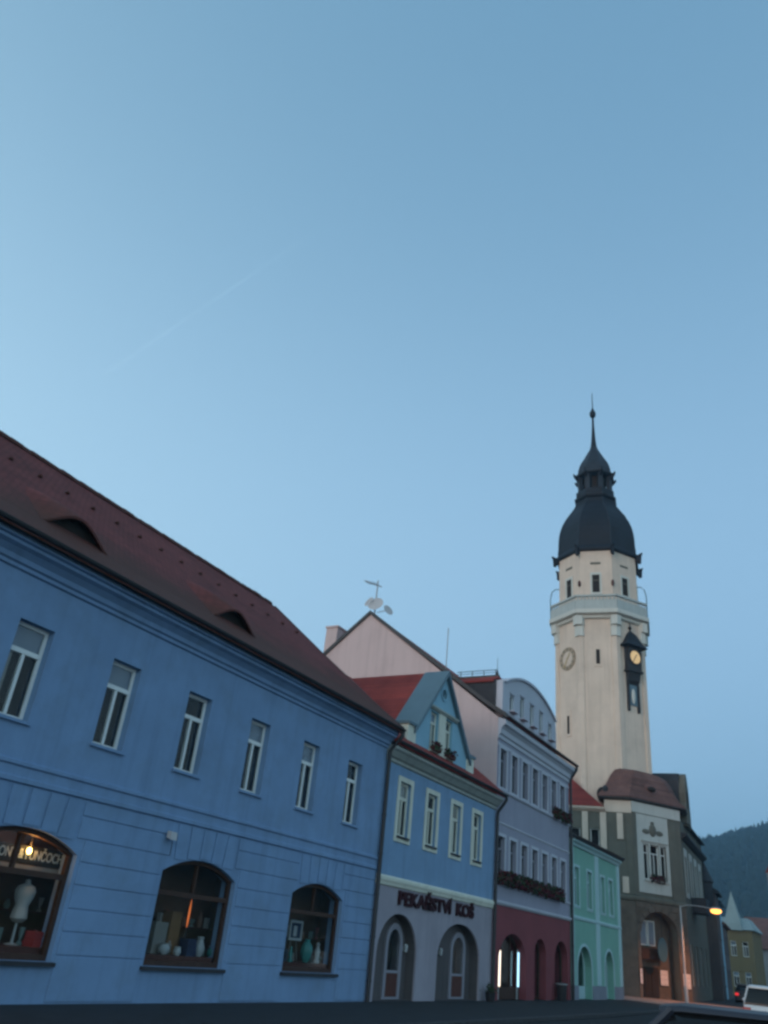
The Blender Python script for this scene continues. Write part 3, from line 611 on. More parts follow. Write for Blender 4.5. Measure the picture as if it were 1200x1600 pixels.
for i, x in enumerate(xs3[:6]):
    flowers((x+.1, D-.035, 4.24), 0, 1.2, 'dark red geranium box under the %s middle-floor window from the pale blue house' % ('first', 'second', 'third', 'fourth', 'fifth', 'sixth')[i], 'geranium boxes along the middle floor of the lilac house', 110, .34)
for x, q_ in zip(xs3[5:], ('second from', 'next to')):
    flowers((x+.1, D-.035, 7.82), 0, .9, 'dark red geranium box on the top floor %s the lilac house drainpipe' % q_, 'geranium boxes on the top floor of the lilac house', 80, .3)
# the big roof dormer with its curved front
crv = [(33.45, 10.80), (41.0, 10.80), (41.0, 12.0), (40.85, 12.55)] + [p for p in segarch(33.7, 40.8, 12.0, 12.58, 13.42, 16)[2:]] + [(33.45, 12.62)]
dwx = [(34.35, 34.85), (35.7, 36.2), (37.05, 37.55), (38.4, 38.9), (39.75, 40.25)]
dz = [(11.45, 12.2)] + [(11.45, 12.48)]*3 + [(11.45, 12.2)]
d3 = MB().panel(crv, [rect(a, b, z0, z1) for (a, b), (z0, z1) in zip(dwx, dz)], .18, .5).build('dormer_front', M['lilac_trim'], h3)
for (a, b), (z0, z1) in zip(dwx, dz): window(h3, a, b, z0, z1, .26, tr=0, fr=.05, mull=False, sill='lilac_trim', lower='warmdark')
for (a, b), (z0, z1) in zip(dwx, dz): MB().box(a-.08, b+.08, .14, .18, z1+.05, z1+.12).build('hood_mould', M['lilac_trim'], d3)
arc_ = segarch(33.58, 40.92, 12.0, 12.60, 13.52, 16)[2:]
MB().prism(arc_ + segarch(33.7, 40.8, 12.0, 12.58, 13.40, 16)[2:][::-1], 'y', .08, .6).build('curved_coping', M['lilac_trim'], d3)
ck = [(.502, 11.25), (2.85, 13.0), (.502, 12.62)]
MB().prism([(.502, 11.2), (2.3, 12.65), (.502, 12.62)], 'x', 33.36, 33.5).build('dormer_cheek', M['slate'], h3); MB().prism([(.502, 11.2), (2.3, 12.65), (.502, 12.62)], 'x', 41.0, 41.14).build('dormer_cheek', M['slate'], h3)
rp3 = [(33.3, 12.62), (34.0, 12.98), (40.4, 12.98), (41.2, 12.62)]
MB().prism([(x, z) for x, z in rp3] + [(x, z-.1) for x, z in rp3[::-1]], 'y', .602, 2.8).build('dormer_roof', M['tile2'], h3)
MB().box(33.98, 34.12, .602, 3.0, 12.96, 13.06).build('dormer_ridge', M['metal_dark'], h3)
rl = MB()
for y in (.8, 1.4, 2.0, 2.6): rl.tube([(34.05, y, 13.04), (34.05, y, 13.32)], .018, 6)
rl.tube([(34.05, .7, 13.32), (34.05, 2.8, 13.32)], .018, 6).tube([(34.05, .7, 13.2), (34.05, 2.8, 13.2)], .013, 6)
rl.build('snow_rail', M['iron'], h3)
MB().lathe([(.06, 0), (.07, .1), (.03, .2), (.012, .3), (.01, .85)], 8).build('finial', M['iron'], h3, (34.05, .72, 13.05))
# chimney, aerial mast
MB().box(XA+.05, XA+.85, 9.15, 9.85, 13.2, 15.72).box(XA-.0, XA+.9, 9.1, 9.9, 15.72, 15.82).build('chimney', M['pink'], h3)
MB().tube([(XA+.6, 3.0, 12.9), (XA+.6, 3.0, 15.3)], .022, 6).build('aerial_rod', M['galv'], h3)
an = thing('rooftop_aerial', 'aerial mast with two satellite dishes on the peak of the pink gable', 'antenna', (XA+.35, D+7.18, 16.30))
MB().tube([(0, 0, 0), (0, 0, 1.95)], .035, 8).build('mast', M['galv'], an)
MB().tube([(-.1, .75, 1.98), (.1, -.2, 1.62)], .03, 6).build('boom', M['galv'], an)
for k in range(5): MB().tube([(-.3-.05*k+.0, .7-.2*k, 1.96-.075*k), (.3-.05*k, .72-.2*k, 1.96-.075*k)], .014, 5).build('aerial_rod', M['galv'], an)
for (x, y, z, r, a) in ((-.2, -.12, .55, .42, 190), (-.12, .35, .75, .30, 160), (.1, -.75, .25, .3, 250)):
    b = MB().lathe([(r*i/5, -.25*r*(1-(i/5)**2)) for i in range(6)], 18)
    me = b.mesh('dish', M['dish'], smooth=True)
    me.transform(Matrix.Rotation(R(a), 4, 'Z') @ Matrix.Rotation(R(68), 4, 'Y'))
    o = put('dish', me, an, (x, y, z))
    MB().tube([(-x*.8, -y*.8, -.1), (0, 0, 0)], .02, 6).build('dish_arm', M['galv'], o)
# shopfront glazing
for i, (a, b, s, t) in enumerate(a3):
    f = MB().panel(ellarch(a, b, 0, s, t, 18), [ellarch(a+.1, b-.1, .42 if i == 0 else .06, s, t-.1, 18)], .30, .40)
    if i == 0: f.box(a+1.0, a+1.08, .31, .39, .42, 2.2).box(a+2.0, a+2.08, .31, .39, .42, 2.2)
    o = f.build('shop_window' if i == 0 else 'shop_door', M['brown'], h3)
    MB().prism(ellarch(a+.1, b-.1, .42 if i == 0 else .06, s, t-.1, 18), 'y', .345, .352).build('pane', M['glass'], o)
    q = MB(); q.add([(a-.1, .41, 0), (b+.1, .41, 0), (b+.1, .41, 2.6), (a-.1, .41, 2.6), (a-.1, 1.6, 0), (b+.1, 1.6, 0), (b+.1, 1.6, 2.6), (a-.1, 1.6, 2.6)], [(4, 5, 6, 7), (0, 1, 5, 4), (1, 2, 6, 5), (2, 3, 7, 6), (3, 0, 4, 7)])
    q.build('interior', M['warmdark'], o)
for x, lab, col in ((33.95, 'glowing warm white light tube in the red shopfront window', (1, .86, .72)), (36.02, 'glowing cold bluish light tube in the red shopfront window', (.42, .78, 1))):
    t = thing('light_tube', lab, 'lamp', (x, D+.20, 0))
    MB().box(-.05, .05, .03, .07, 0, 1.8).build('mount', M['galv'], t)
    MB().tube([(-.035, 0, .45), (-.035, 0, 1.70)], .022, 8).tube([(.035, 0, .45), (.035, 0, 1.70)], .022, 8).build('tube', emit('tube glow', col, 2.2), t)
t = thing('waste_bin', 'dark round bin standing before the red shopfront', 'bin', (40.0, D-.35, 0))
MB().lathe([(.17, 0), (.2, .05), (.23, .62), (.25, .64), (.25, .68), (.2, .7), (.0, .72)], 16).build('bin_body', M['iron'], t, smooth=True); MB().lathe([(.255, .63), (.265, .65), (.255, .67)], 16).build('rim', M['galv'], t)

# ================================================================== house 4: mint green house
h4 = thing('mint_green_house', 'low mint green house with pale pilasters and two arched openings', 'house', (0, D, 0))
XA, XB = 42.50, 51.85
w4 = [(43.2, 43.98), (45.42, 46.22), (47.95, 48.7), (49.6, 50.38)]
a4 = [(43.5, 45.9, 1.2, 2.3), (48.35, 50.05, 1.4, 2.25)]
MB().panel(rect(XA, XB, -.05, 7.1), [rect(a, b, 4.08, 5.85) for a, b in w4] + [ellarch(a, b, 0, s, t, 16) for a, b, s, t in a4], 0, .5).build('front_wall', M['green'], h4)
for x0, x1 in ((42.55, 43.0), (46.8, 47.5), (51.3, 51.84)): MB().box(x0, x1, -.05, .001, .62, 6.8).build('pilaster', M['mint_trim'], h4)
MB().prism([(.001, 3.42), (-.04, 3.44), (-.07, 3.5), (-.07, 3.58), (.001, 3.62)], 'x', XA, XB).build('string_course', M['mint_trim'], h4)
MB().prism([(.001, 6.8), (-.08, 6.83), (-.12, 6.92), (-.25, 7.02), (-.25, 7.12), (.001, 7.16)], 'x', XA, XB).build('cornice', M['mint_trim'], h4)
gutter(h4, XA, XB+.1, -.36, 7.26)
pl4 = [XA, 43.5, 45.9, 48.35, 50.05, XB]
for i in (0, 2, 4): MB().box(pl4[i]+.01, pl4[i+1]-.01, -.07, .001, .0, .6).build('plinth', M['stone_grey'], h4)
MB().prism([(-.35, 7.24), (4.5, 9.4), (9.2, 7.24), (9.2, 7.1), (-.3, 7.1)], 'x', XA, XB+.1).build('roof', M['slate'], h4)
MB().box(XA, XB, 8.6, 9.0, -.05, 7.1).build('back_wall', M['green'], h4); MB().box(XB-.3, XB-.002, .5, 8.6, -.05, 7.1).build('side_wall', M['green'], h4)
for a, b in w4:
    MB().panel(rect(a-.13, b+.13, 3.95, 5.98), [rect(a, b, 4.08, 5.85)], -.03, -.001).build('window_surround', M['mint_trim'], h4)
    window(h4, a, b, 4.08, 5.85, .12, tr=.28, fr=.06, fm='mint_trim', sill='mint_trim')
for a, b, s, t in a4:
    MB().panel(ellarch(a-.15, b+.15, .0, s, t+.14, 16), [ellarch(a, b, -.0, s, t, 16)], -.03, -.001).build('arch_surround', M['mint_trim'], h4)
    o = MB().panel(ellarch(a, b, 0, s, t, 16), [ellarch(a+.1, b-.1, .55, s, t-.1, 16)], .34, .42).box((a+b)/2-.04, (a+b)/2+.04, .35, .41, .55, t-.1).build('shop_window', M['mint_trim'], h4)
    MB().prism(ellarch(a+.1, b-.1, .55, s, t-.1, 16), 'y', .37, .377).build('pane', M['glass'], o)
    MB().box(a-.1, b+.1, .75, .8, 0, 2.5).build('interior', M['warmdark'], o)

# ================================================================== town hall
TH = (59.31, 14.24); ROT = R(12)
th = thing('town_hall', 'olive grey corner town hall with hipped red roof and deep arched porch', 'town hall', (*TH, 0), ROT)
S2 = math.sqrt(.5)
def on_ch(name, mb, m, s=0, **k): return mb.build(name, M[m], th, k.pop('loc', (s*S2, -s*S2, 0)), R(-45), **k)      # on the chamfered corner
W1 = 4.55
arch = ellarch(.30, 3.62, 0, 3.7, 5.05, 18)
winh = rect(.92, 3.02, 6.98, 9.2)
cw = on_ch('corner_wall', MB().panel(rect(0, W1, -.05, 12.0), [arch, winh], 0, .5), 'olive')
# porch
pi_ = MB(); pi_.add([(.1, .5, 0), (3.9, .5, 0), (3.9, .5, 5.3), (.1, .5, 5.3), (.1, 1.0, 0), (3.9, 1.0, 0), (3.9, 1.0, 5.3), (.1, 1.0, 5.3)], [(4, 5, 6, 7), (0, 1, 5, 4), (1, 2, 6, 5), (2, 3, 7, 6), (3, 0, 4, 7)])
on_ch('porch', pi_, 'stone')
on_ch('porch_balcony', MB().box(.8, 2.9, .45, .998, 2.2, 2.5).box(.8, 2.9, .45, .52, 2.5, 2.85), 'brown')
on_ch('porch_door', MB().box(1.3, 2.6, .92, .998, 0, 1.75).box(1.38, 1.92, .9, .92, .1, 1.65).box(1.98, 2.52, .9, .92, .1, 1.65), 'wood')
for s0 in (1.15, 1.85):
    o = on_ch('porch_window', MB().panel(rect(s0, s0+.62, 3.0, 4.5), [rect(s0+.06, s0+.56, 3.06, 4.44)], .92, .998), 'white')
    MB().box(s0+.06, s0+.56, .95, .98, 3.06, 4.44).build('curtain', M['blind'], o)
# rusticated ground floor: blocks around the arch
zb = [.0, .6, 1.05, 1.5, 1.95, 2.4, 2.85, 3.3, 3.75, 4.2, 4.65, 5.1, 5.5]
def arch_x(z):
    if z <= 3.7: return .30, 3.62
    if z >= 5.05: return None
    q = 1.66*math.sqrt(max(0, 1-((z-3.7)/1.35)**2)); return 1.96-q, 1.96+q
for i in range(len(zb)-1):
    z0, z1 = zb[i]+.012, zb[i+1]-.012; ax_ = arch_x(z0); k = i % 2
    runs = [(0, ax_[0]), (ax_[1], W1)] if ax_ else [(0, W1)]
    for a, b in runs:
        cuts = [a] + [c for c in [x*.9+k*.45 for x in range(1, 6)] if a+.25 < c < b-.25] + [b]
        for u, v in zip(cuts, cuts[1:]):
            if v-u > .08: MB().box(u+.012, v-.012, -.05, .003, z0, z1).build('stone_block', M['stone'], th, (0, 0, 0), R(-45), bevel=.012)
for k in range(9):     # arch ring
    t0, t1 = math.pi*k/9+.012, math.pi*(k+1)/9-.012
    on_ch('arch_stone', MB().prism([(1.96+1.66*math.cos(t0), 3.7+1.35*math.sin(t0)), (1.96+2.0*math.cos(t0), 3.7+1.68*math.sin(t0)), (1.96+2.0*math.cos(t1), 3.7+1.68*math.sin(t1)), (1.96+1.66*math.cos(t1), 3.7+1.35*math.sin(t1))], 'y', -.09, -.04), 'stone')
# upper storey dressing
on_ch('string_course', MB().prism([(.001, 5.52), (-.08, 5.55), (-.14, 5.65), (-.14, 5.8), (.001, 5.9)], 'x', -.05, W1+.05), 'olive')
on_ch('window_panel', MB().panel(rect(.36, 3.30, 6.12, 11.1), [winh], -.05, -.001), 'th_pale')
on_ch('pilaster', MB().box(-.02, .33, -.10, .001, 5.9, 11.05), 'olive'); on_ch('pilaster', MB().box(3.34, 3.9, -.10, .001, 5.9, 11.05), 'olive')
on_ch('frieze', MB().box(.0, W1, -.07, .001, 11.15, 11.85), 'th_pale')
on_ch('cartouche', MB().ball((1.85, -.05, 10.15), .34, .10, .42, 14, 8), 'olive', smooth=True)
for s_ in (-1, 1): on_ch('scroll', MB().ball((1.85+s_*.62, -.05, 10.02), .36, .07, .17, 12, 8), 'olive', smooth=True)
on_ch('scroll', MB().ball((1.85, -.05, 10.62), .18, .07, .12, 12, 8), 'olive', smooth=True)
on_ch('hood_mould', MB().prism([(.001, 9.28), (-.12, 9.32), (-.16, 9.42), (.001, 9.48)], 'x', .75, 3.2), 'th_pale')
for a, b in ((.92, 1.42), (1.58, 2.36), (2.52, 3.02)):
    wn_ = window(th, 0, b-a, 0, 2.2, 0, tr=.25, fr=.05, fm='white', sill=None, mull=(b-a > .6), lower='dark', upper=None)
    wn_.location = ((a*S2+.12*S2), (-a*S2+.12*S2), 6.99); wn_.rotation_euler = (0, 0, R(-45))
for a, b in ((1.42, 1.58), (2.36, 2.52)): on_ch('mullion_column', MB().box(a, b, -.02, .3, 6.98, 9.2), 'th_pale')
on_ch('window_sill', MB().box(.85, 3.1, -.16, .0, 6.88, 6.978), 'th_pale')
a = Vector((TH[0], TH[1], 0)) + Matrix.Rotation(ROT, 3, 'Z') @ Vector((1.97*S2-.03, -1.97*S2-.03, 6.98))
flowers(a, ROT-R(45), 1.1, 'dark red geranium box under the triple window of the town hall', None, 110, .3)
# notice boards by the porch door
def face_pt(s, out, z): return Vector((TH[0], TH[1], 0)) + Matrix.Rotation(ROT, 3, 'Z') @ Vector((s*S2-out*S2, -s*S2-out*S2, z))
for s0, s1, out, z0, z1, lab in ((.02, .27, .055, .75, 1.65, 'narrow white notice board on the stone pier of the porch'),
                            (.72, 1.22, -.94, .75, 1.68, 'white notice board inside the porch beside the dark door'),
                            (2.72, 3.45, -.94, .75, 1.68, 'wide pinkish notice board inside the porch past the dark door'),
                            (3.72, 4.45, .055, .7, 1.62, 'grey notice board on the outer stone pier by the lamp post')):
    t = thing('notice_board', lab, 'notice board', face_pt(s0, out, z0), ROT-R(45))
    MB().box(0, s1-s0, -.04, .0, 0, z1-z0).build('case', M['wood'], t); MB().box(.03, s1-s0-.03, -.046, -.041, .03, z1-z0-.03).build('notice', M['paper'], t)
    for k in range(3): MB().box(.06, s1-s0-.07, -.0475, -.0465, .1+k*.27, .11+k*.27).build('text_line', M['signboard'], t)
bs = thing('hanging_sign', 'long blue grey oval sign hung at the town hall arch', 'sign', face_pt(2.05, .10, 2.1), ROT-R(45))
MB().prism([(.42*math.cos(k*math.pi/10)*1.0, .72+.72*math.sin(k*math.pi/10)) for k in range(20)], 'y', -.05, .0).build('plate', M['banner'], bs)
MB().tube([(0, -.025, 1.40), (0, -.025, 2.9)], .018, 6).build('hanger', M['iron'], bs)
# west side, seen above the mint green roof
def on_w(name, mb, m, **k): return mb.build(name, M[m], th, (0, 9, 0), R(-90), **k)
wy_ = [(4.9, 5.5), (6.2, 6.8)]
on_w('west_wall', MB().panel(rect(0, 9, -.05, 11.3), [rect(a, b, 7.6, 9.9) for a, b in wy_], 0, .5), 'olive')
on_w('ground_floor', MB().box(0, 9.0, -.045, .0, 0, 5.5), 'stone')
on_w('corner_upper', MB().box(7.2, 9.0, 0.0, .5, 11.3, 12.0), 'cream_tower')
for a, b in wy_:
    o = on_w('window', MB().panel(rect(a, b, 7.6, 9.9), [rect(a+.06, b-.06, 7.66, 9.84)], .15, .2), 'white')
    MB().box(a+.06, b-.06, .17, .176, 7.66, 9.84).build('pane', M['glass'], o); MB().box(a, b, .4, .45, 7.6, 9.9).build('interior', M['dark'], o)
for a, b, z0, z1 in ((4.3, 4.75, 5.9, 11.0), (5.65, 6.05, 5.9, 11.0), (6.88, 7.3, 8.6, 11.0), (8.02, 8.42, 9.3, 11.0), (8.25, 8.65, 5.95, 6.95)): on_w('pilaster', MB().box(a, b, -.09, .001, z0, z1), 'cream_tower')
on_w('corner_pilaster', MB().box(8.62, 9.02, -.06, .001, 5.9, 11.0), 'olive')
on_w('frieze', MB().box(7.2, 9.0, -.06, .001, 11.05, 11.85), 'cream_tower')
on_w('string_course', MB().prism([(.001, 5.52), (-.08, 5.55), (-.14, 5.65), (-.14, 5.8), (.001, 5.9)], 'x', 0, 9.1), 'olive')
on_w('cornice', MB().prism([(.001, 11.0), (-.1, 11.05), (-.3, 11.2), (-.3, 11.32), (.001, 11.34)], 'x', 0, 7.25), 'cream_tower')
# south side along the street
LS = 13.8
def on_s(name, mb, m, **k): return mb.build(name, M[m], th, (W1*S2, -W1*S2, 0), R(-8), **k)
sw = [(1.2, 2.3), (4.2, 5.3), (7.2, 8.3), (10.2, 11.3)]
on_s('street_wall', MB().panel(rect(0, LS, -.05, 11.3), [rect(a, b, 6.6, 9.0) for a, b in sw] + [rect(a, b, .9, 3.4) for a, b in sw], 0, .5), 'olive')
for a, b in sw:
    for z0, z1 in ((6.6, 9.0), (.9, 3.4)):
        o = on_s('window', MB().panel(rect(a, b, z0, z1), [rect(a+.07, b-.07, z0+.07, z1-.07)], .1, .16), 'white')
        MB().box(a+.07, b-.07, .12, .126, z0+.07, z1-.07).build('pane', M['glass'], o); MB().box(a, b, .4, .45, z0, z1).build('interior', M['warmdark'], o)
    on_s('window_surround', MB().panel(rect(a-.25, b+.25, 6.3, 9.5), [rect(a, b, 6.6, 9.0)], -.06, -.001), 'th_pale')
on_s('balcony', MB().box(3.6, 6.0, -1.0, .0, 5.5, 5.7).box(3.6, 6.0, -1.0, -.92, 5.7, 6.5).box(3.6, 3.68, -.92, 0, 5.7, 6.5).box(5.92, 6.0, -.92, 0, 5.7, 6.5), 'slate')
on_s('cornice', MB().prism([(.001, 10.0), (-.15, 10.05), (-.4, 10.25), (-.4, 10.4), (.001, 10.45)], 'x', 0.05, LS), 'slate')
on_s('turret', MB().lathe([(.0, 0), (.3, .3), (.55, .9), (.6, 1.1), (.6, 2.4), (.7, 2.5), (.45, 3.1), (.1, 3.9), (.0, 4.2)], 14, (LS-.3, -.1, 6.0)), 'slate', smooth=True)
# roofs
bp = [(0, 1.9), (0, 0), (W1*S2, -W1*S2), (5.2, -3.5), (5.2, 1.9)]
def off(poly, d):
    cx = sum(p[0] for p in poly)/len(poly); cy = sum(p[1] for p in poly)/len(poly)
    return [(cx+(x-cx)*(1+d/max(.1, math.hypot(x-cx, y-cy))), cy+(y-cy)*(1+d/max(.1, math.hypot(x-cx, y-cy)))) for x, y in poly]
def hip(name, rings, m, parent):
    n = len(rings[0][0]); vs_ = [(x, y, z) for poly, z in rings for x, y in poly]
    fs = [(i*n+k, i*n+(k+1) % n, (i+1)*n+(k+1) % n, (i+1)*n+k) for i in range(len(rings)-1) for k in range(n)] + [tuple(range(n)), tuple(range(len(vs_)-1, len(vs_)-n-1, -1))]
    return MB().add(vs_, fs).build(name, M[m], parent)
rc = hip('corner_roof', [(off(bp, .45), 12.02), (off(bp, .5), 12.12), (off(bp, .05), 12.5), (off(bp, -.45), 13.1), (off(bp, -.85), 13.7), (off(bp, -1.3), 14.15), (off(bp, -1.9), 14.35)], 'tile3', th)
hip('eaves', [(off(bp, .05), 11.86), (off(bp, .5), 11.99), (off(bp, .5), 12.04), (off(bp, .05), 12.04)], 'metal_dark', th)
MB().ball((0, 0, 0), .55, .35, .32, 14, 8).build('oval_dormer', M['tile3'], rc, (1.72, -1.25, 13.0), R(-45), smooth=True)
MB().ball((0, 0, 0), .4, .3, .2, 14, 8).build('dormer_opening', M['dark'], rc, (1.60, -1.37, 12.98), R(-45), smooth=True)
rb = [(0, 9), (0, 1.95), (5.2, 1.95), (5.2, -3.4), (16.2, -5.0), (17.5, 9)]
MB().prism([(0.02, 9), (0.02, .5), (3.5, -2.6), (16.2, -4.4), (17.5, 9)], 'z', 10.9, 11.3).build('attic_floor', M['olive'], th)
MB().add([(-.35, 9.2, 11.34), (-.35, 1.85, 11.34), (6, 1.85, 11.34), (2.2, 5.4, 14.6), (2.2, 9.2, 14.6), (6, 9.2, 11.34)], [(0, 1, 3, 4), (1, 2, 3), (2, 5, 4, 3), (0, 4, 5), (0, 5, 2, 1)]).build('west_roof', M['tile2'], th)
mr_ = MB().add([(5.3, -3.9, 11.32), (16.8, -5.5, 11.32), (17.5, 9, 11.32), (6.1, 9, 11.32), (9, 2.0, 15.5), (13.5, 2.0, 15.5)], [(0, 1, 5, 4), (1, 2, 5), (2, 3, 4, 5), (3, 0, 4), (0, 3, 2, 1)]).build('main_roof', M['slate'], th)
MB().box(16.7, 17.2, -4.6, 9, -.05, 11.3).build('east_wall', M['olive'], th); MB().box(0, 17, 8.6, 9.0, -.05, 11.3).build('north_wall', M['olive'], th)
# scrolled gable over the street side
gq = [(-1.25, 11.2), (1.25, 11.2), (1.3, 12.4), (1.05, 12.9), (1.1, 13.6), (.85, 14.3), (.45, 14.9), (0, 15.15), (-.45, 14.9), (-.85, 14.3), (-1.1, 13.6), (-1.05, 12.9), (-1.3, 12.4)]
g_ = MB().prism(gq, 'y', 0, .45).build('street_gable', M['olive'], th, (6.6, -4.0, 0), R(-8))
MB().box(-1.0, 1.0, .451, 2.6, 11.2, 14.5).prism([(-1.0, 14.5), (1.0, 14.5), (.5, 15.1), (-.5, 15.1)], 'y', .451, 2.6).build('gable_dormer', M['slate'], th, (6.6, -4.0, 0), R(-8))
MB().box(-.35, .35, -.03, .0, 12.6, 13.8).build('gable_window', M['dark'], g_)
MB().tube([(.02, 9-7.3, 11.3), (.02, 1.7, 12.3)], .05, 8).build('vent_pipe', M['iron'], th)
MB().ball((.02, 1.7, 12.55), .2, .2, .32, 12, 8).build('vent_cowl', M['iron'], th, smooth=True)

# ================================================================== clock tower
TX, TY = 63.72, 17.21
tw = thing('clock_tower', 'tall cream octagonal clock tower with balcony and dark onion dome', 'tower', (TX, TY, 0))
A0 = R(169.5); c8 = math.cos(math.pi/8)
def tf(name, mb, m, az, Rr, out=0, parent=None, **k):
    """put a part on the tower face that looks towards azimuth az"""
    n = Vector((math.cos(R(az)), math.sin(R(az)), 0)); p = n*(Rr*c8+out)
    return mb.build(name, M[m] if isinstance(m, str) else m, parent or tw, tuple(p), R(az-270), **k)
RS = 3.72
MB().lathe([(RS, 11.31), (RS, 26.3)], 8, a0=A0).build('shaft', M['cream_tower'], tw)
for k in range(8):
    a = A0+k*math.pi/4; a1 = a+math.pi/4; am = a-math.pi/4
    c = Vector((math.cos(a), math.sin(a)))*RS; e1 = (Vector((math.cos(a1), math.sin(a1)))*RS-c).normalized(); e0 = (Vector((math.cos(am), math.sin(am)))*RS-c).normalized()
    o_ = c.normalized()
    def wrap(wd, pr): return [tuple(c+e1*wd-e1.orthogonal()*0), tuple(c+e1*wd+(o_*pr)), tuple(c+o_*pr*1.15), tuple(c+e0*wd+o_*pr), tuple(c+e0*wd), tuple(c-o_*.2)]
    p = MB().prism(wrap(.36, .10), 'z', 11.31, 24.6).build('corner_pilaster', M['cream_tower'], tw)
    MB().prism(wrap(.40, .20), 'z', 24.6, 25.5).prism(wrap(.44, .40), 'z', 25.5, 26.28).build('capital', M['tower_trim'], p)
MB().lathe([(3.75, 26.05), (3.95, 26.12), (4.0, 26.3), (4.34, 26.42), (4.36, 26.75), (3.4, 26.76)], 8, a0=A0).build('balcony_slab', M['tower_trim'], tw)
RD = 3.45
MB().lathe([(RD, 26.7), (RD, 32.5)], 8, a0=A0).build('drum', M['cream_tower'], tw)
side = 2*4.25*math.sin(math.pi/8)
for az in (102, 147, 192, 237, 282):
    if az in (147, 192, 237):
        M['parapet'] = M.get('parapet') or plaster('grey parapet stucco', (.40, .44, .44), var=.08, streak=.2)
        pb = tf('parapet', MB().box(-side/2+.02, side/2-.02, 0, .14, 26.76, 27.55).box(-side/2, side/2, -.04, .18, 27.85, 28.0), 'parapet', az, 4.25)
        for j in range(11):
            x = -side/2+.2+j*(side-.4)/10
            tf('baluster', MB().lathe([(.05, 27.55), (.075, 27.65), (.05, 27.75), (.06, 27.85)], 8, (x, .07, 0)), 'parapet', az, 4.25)
    else:
        r_ = MB()
        for j in range(8): r_.tube([(-side/2+j*side/7, .05, 26.76), (-side/2+j*side/7, .05, 28.0)], .022, 6)
        r_.tube([(-side/2, .05, 28.0), (side/2, .05, 28.0)], .03, 6).tube([(-side/2, .05, 27.4), (side/2, .05, 27.4)], .02, 6)
        tf('railing', r_, 'rail', az, 4.25)
for a in (124.5, 259.5):
    d = Vector((math.cos(R(a)), math.sin(R(a)), 0))
    MB().tube([d*4.22+Vector((0, 0, 26.76)), d*4.24+Vector((0, 0, 28.6)), d*4.1+Vector((0, 0, 29.3)), d*3.8+Vector((0, 0, 29.6)), d*3.4+Vector((0, 0, 29.65))], .045, 8).build('railing_hoop', M['rail'], tw)
for az in (102, 147, 192, 237, 282, 327, 12, 57):
    f = tf('drum_window', MB().panel(rect(-.46, .46, 28.35, 30.3), [rect(-.31, .31, 28.5, 30.1)], -.05, .02), 'tower_trim', az, RD)
    MB().box(-.31, .31, -.012, .004, 28.5, 30.1).build('pane', M['dark'], f); MB().box(-.31, -.26, -.03, -.013, 28.5, 30.1).box(.26, .31, -.03, -.013, 28.5, 30.1).box(-.26, .26, -.03, -.013, 29.55, 29.62).build('frame', M['olive'], f)
    tf('slot_panel', MB().box(-.42, .42, -.02, .01, 31.05, 31.25), 'olive', az, RD)
for a in (147, 192): # small wall lamps on the drum corners
    d = Vector((math.cos(R(a+22.5)), math.sin(R(a+22.5)), 0))*(RD+.08)
    MB().ball(tuple(d+Vector((0, 0, 29.3))), .13, .13, .3, 10, 6).build('corner_bracket', M['redwood'], tw, smooth=True)
dome = [(3.45, 32.3), (3.68, 32.40), (3.70, 32.55), (3.52, 32.9), (3.46, 33.5), (3.44, 34.2), (3.38, 34.8), (3.25, 35.4), (3.04, 36.0), (2.75, 36.6), (2.40, 37.15), (2.05, 37.7), (1.85, 38.1), (1.78, 38.5)]
dm_ = MB().lathe(dome, 8, a0=A0).build('onion_dome', M['copper'], tw)
for k in range(8):
    a = A0+k*math.pi/4
    MB().tube([(r*math.cos(a), r*math.sin(a), z) for r, z in dome[3:]], .06, 6).build('dome_rib', M['copper_lt'], dm_)
    MB().prism([(3.45, 32.5), (4.12, 32.72), (4.0, 32.45), (3.95, 31.8), (3.78, 31.75), (3.45, 32.1)], 'y', -.09, .09).build('gargoyle', M['copper'], dm_, (0, 0, 0), a)
lanr = [(1.80, 38.5), (1.95, 38.62), (1.98, 38.8), (1.80, 38.95), (1.80, 39.5), (1.62, 39.55), (1.62, 39.62)]
MB().lathe(lanr, 8, a0=A0).build('lantern_base', M['copper'], tw)
ln = MB().lathe([(1.05, 39.6), (1.05, 41.2)], 8, a0=A0).build('lantern_core', M['dark'], tw)
for k in range(8):
    a = A0+k*math.pi/4
    MB().box(-.22, .12, -.22, .22, 39.6, 41.2).build('lantern_post', M['copper_lt'], tw, (1.44*math.cos(a), 1.44*math.sin(a), 0), a)
    MB().prism([(1.6, 41.25), (2.05, 41.55), (2.0, 41.25), (1.75, 40.9), (1.6, 40.8)], 'y', -.07, .07).build('bracket', M['copper'], tw, (0, 0, 0), a)
MB().lathe([(1.5, 41.15), (1.80, 41.25), (1.84, 41.4), (1.62, 41.6), (1.56, 42.0), (1.46, 42.4), (1.28, 42.85), (1.0, 43.35), (.70, 43.95), (.42, 44.5), (.30, 44.9)], 8, a0=A0).build('cupola', M['copper_lt'], tw)
MB().lathe([(.30, 44.9), (.22, 45.6), (.17, 46.4), (.12, 47.3), (.10, 48.2)], 8, a0=A0).build('spire', M['copper'], tw)
MB().ball((0, 0, 48.75), .30, .30, .48, 14, 10).lathe([(.1, 49.1), (.14, 49.3), (.05, 49.5), (.03, 51.3)], 8).build('finial', M['copper'], tw, smooth=True)
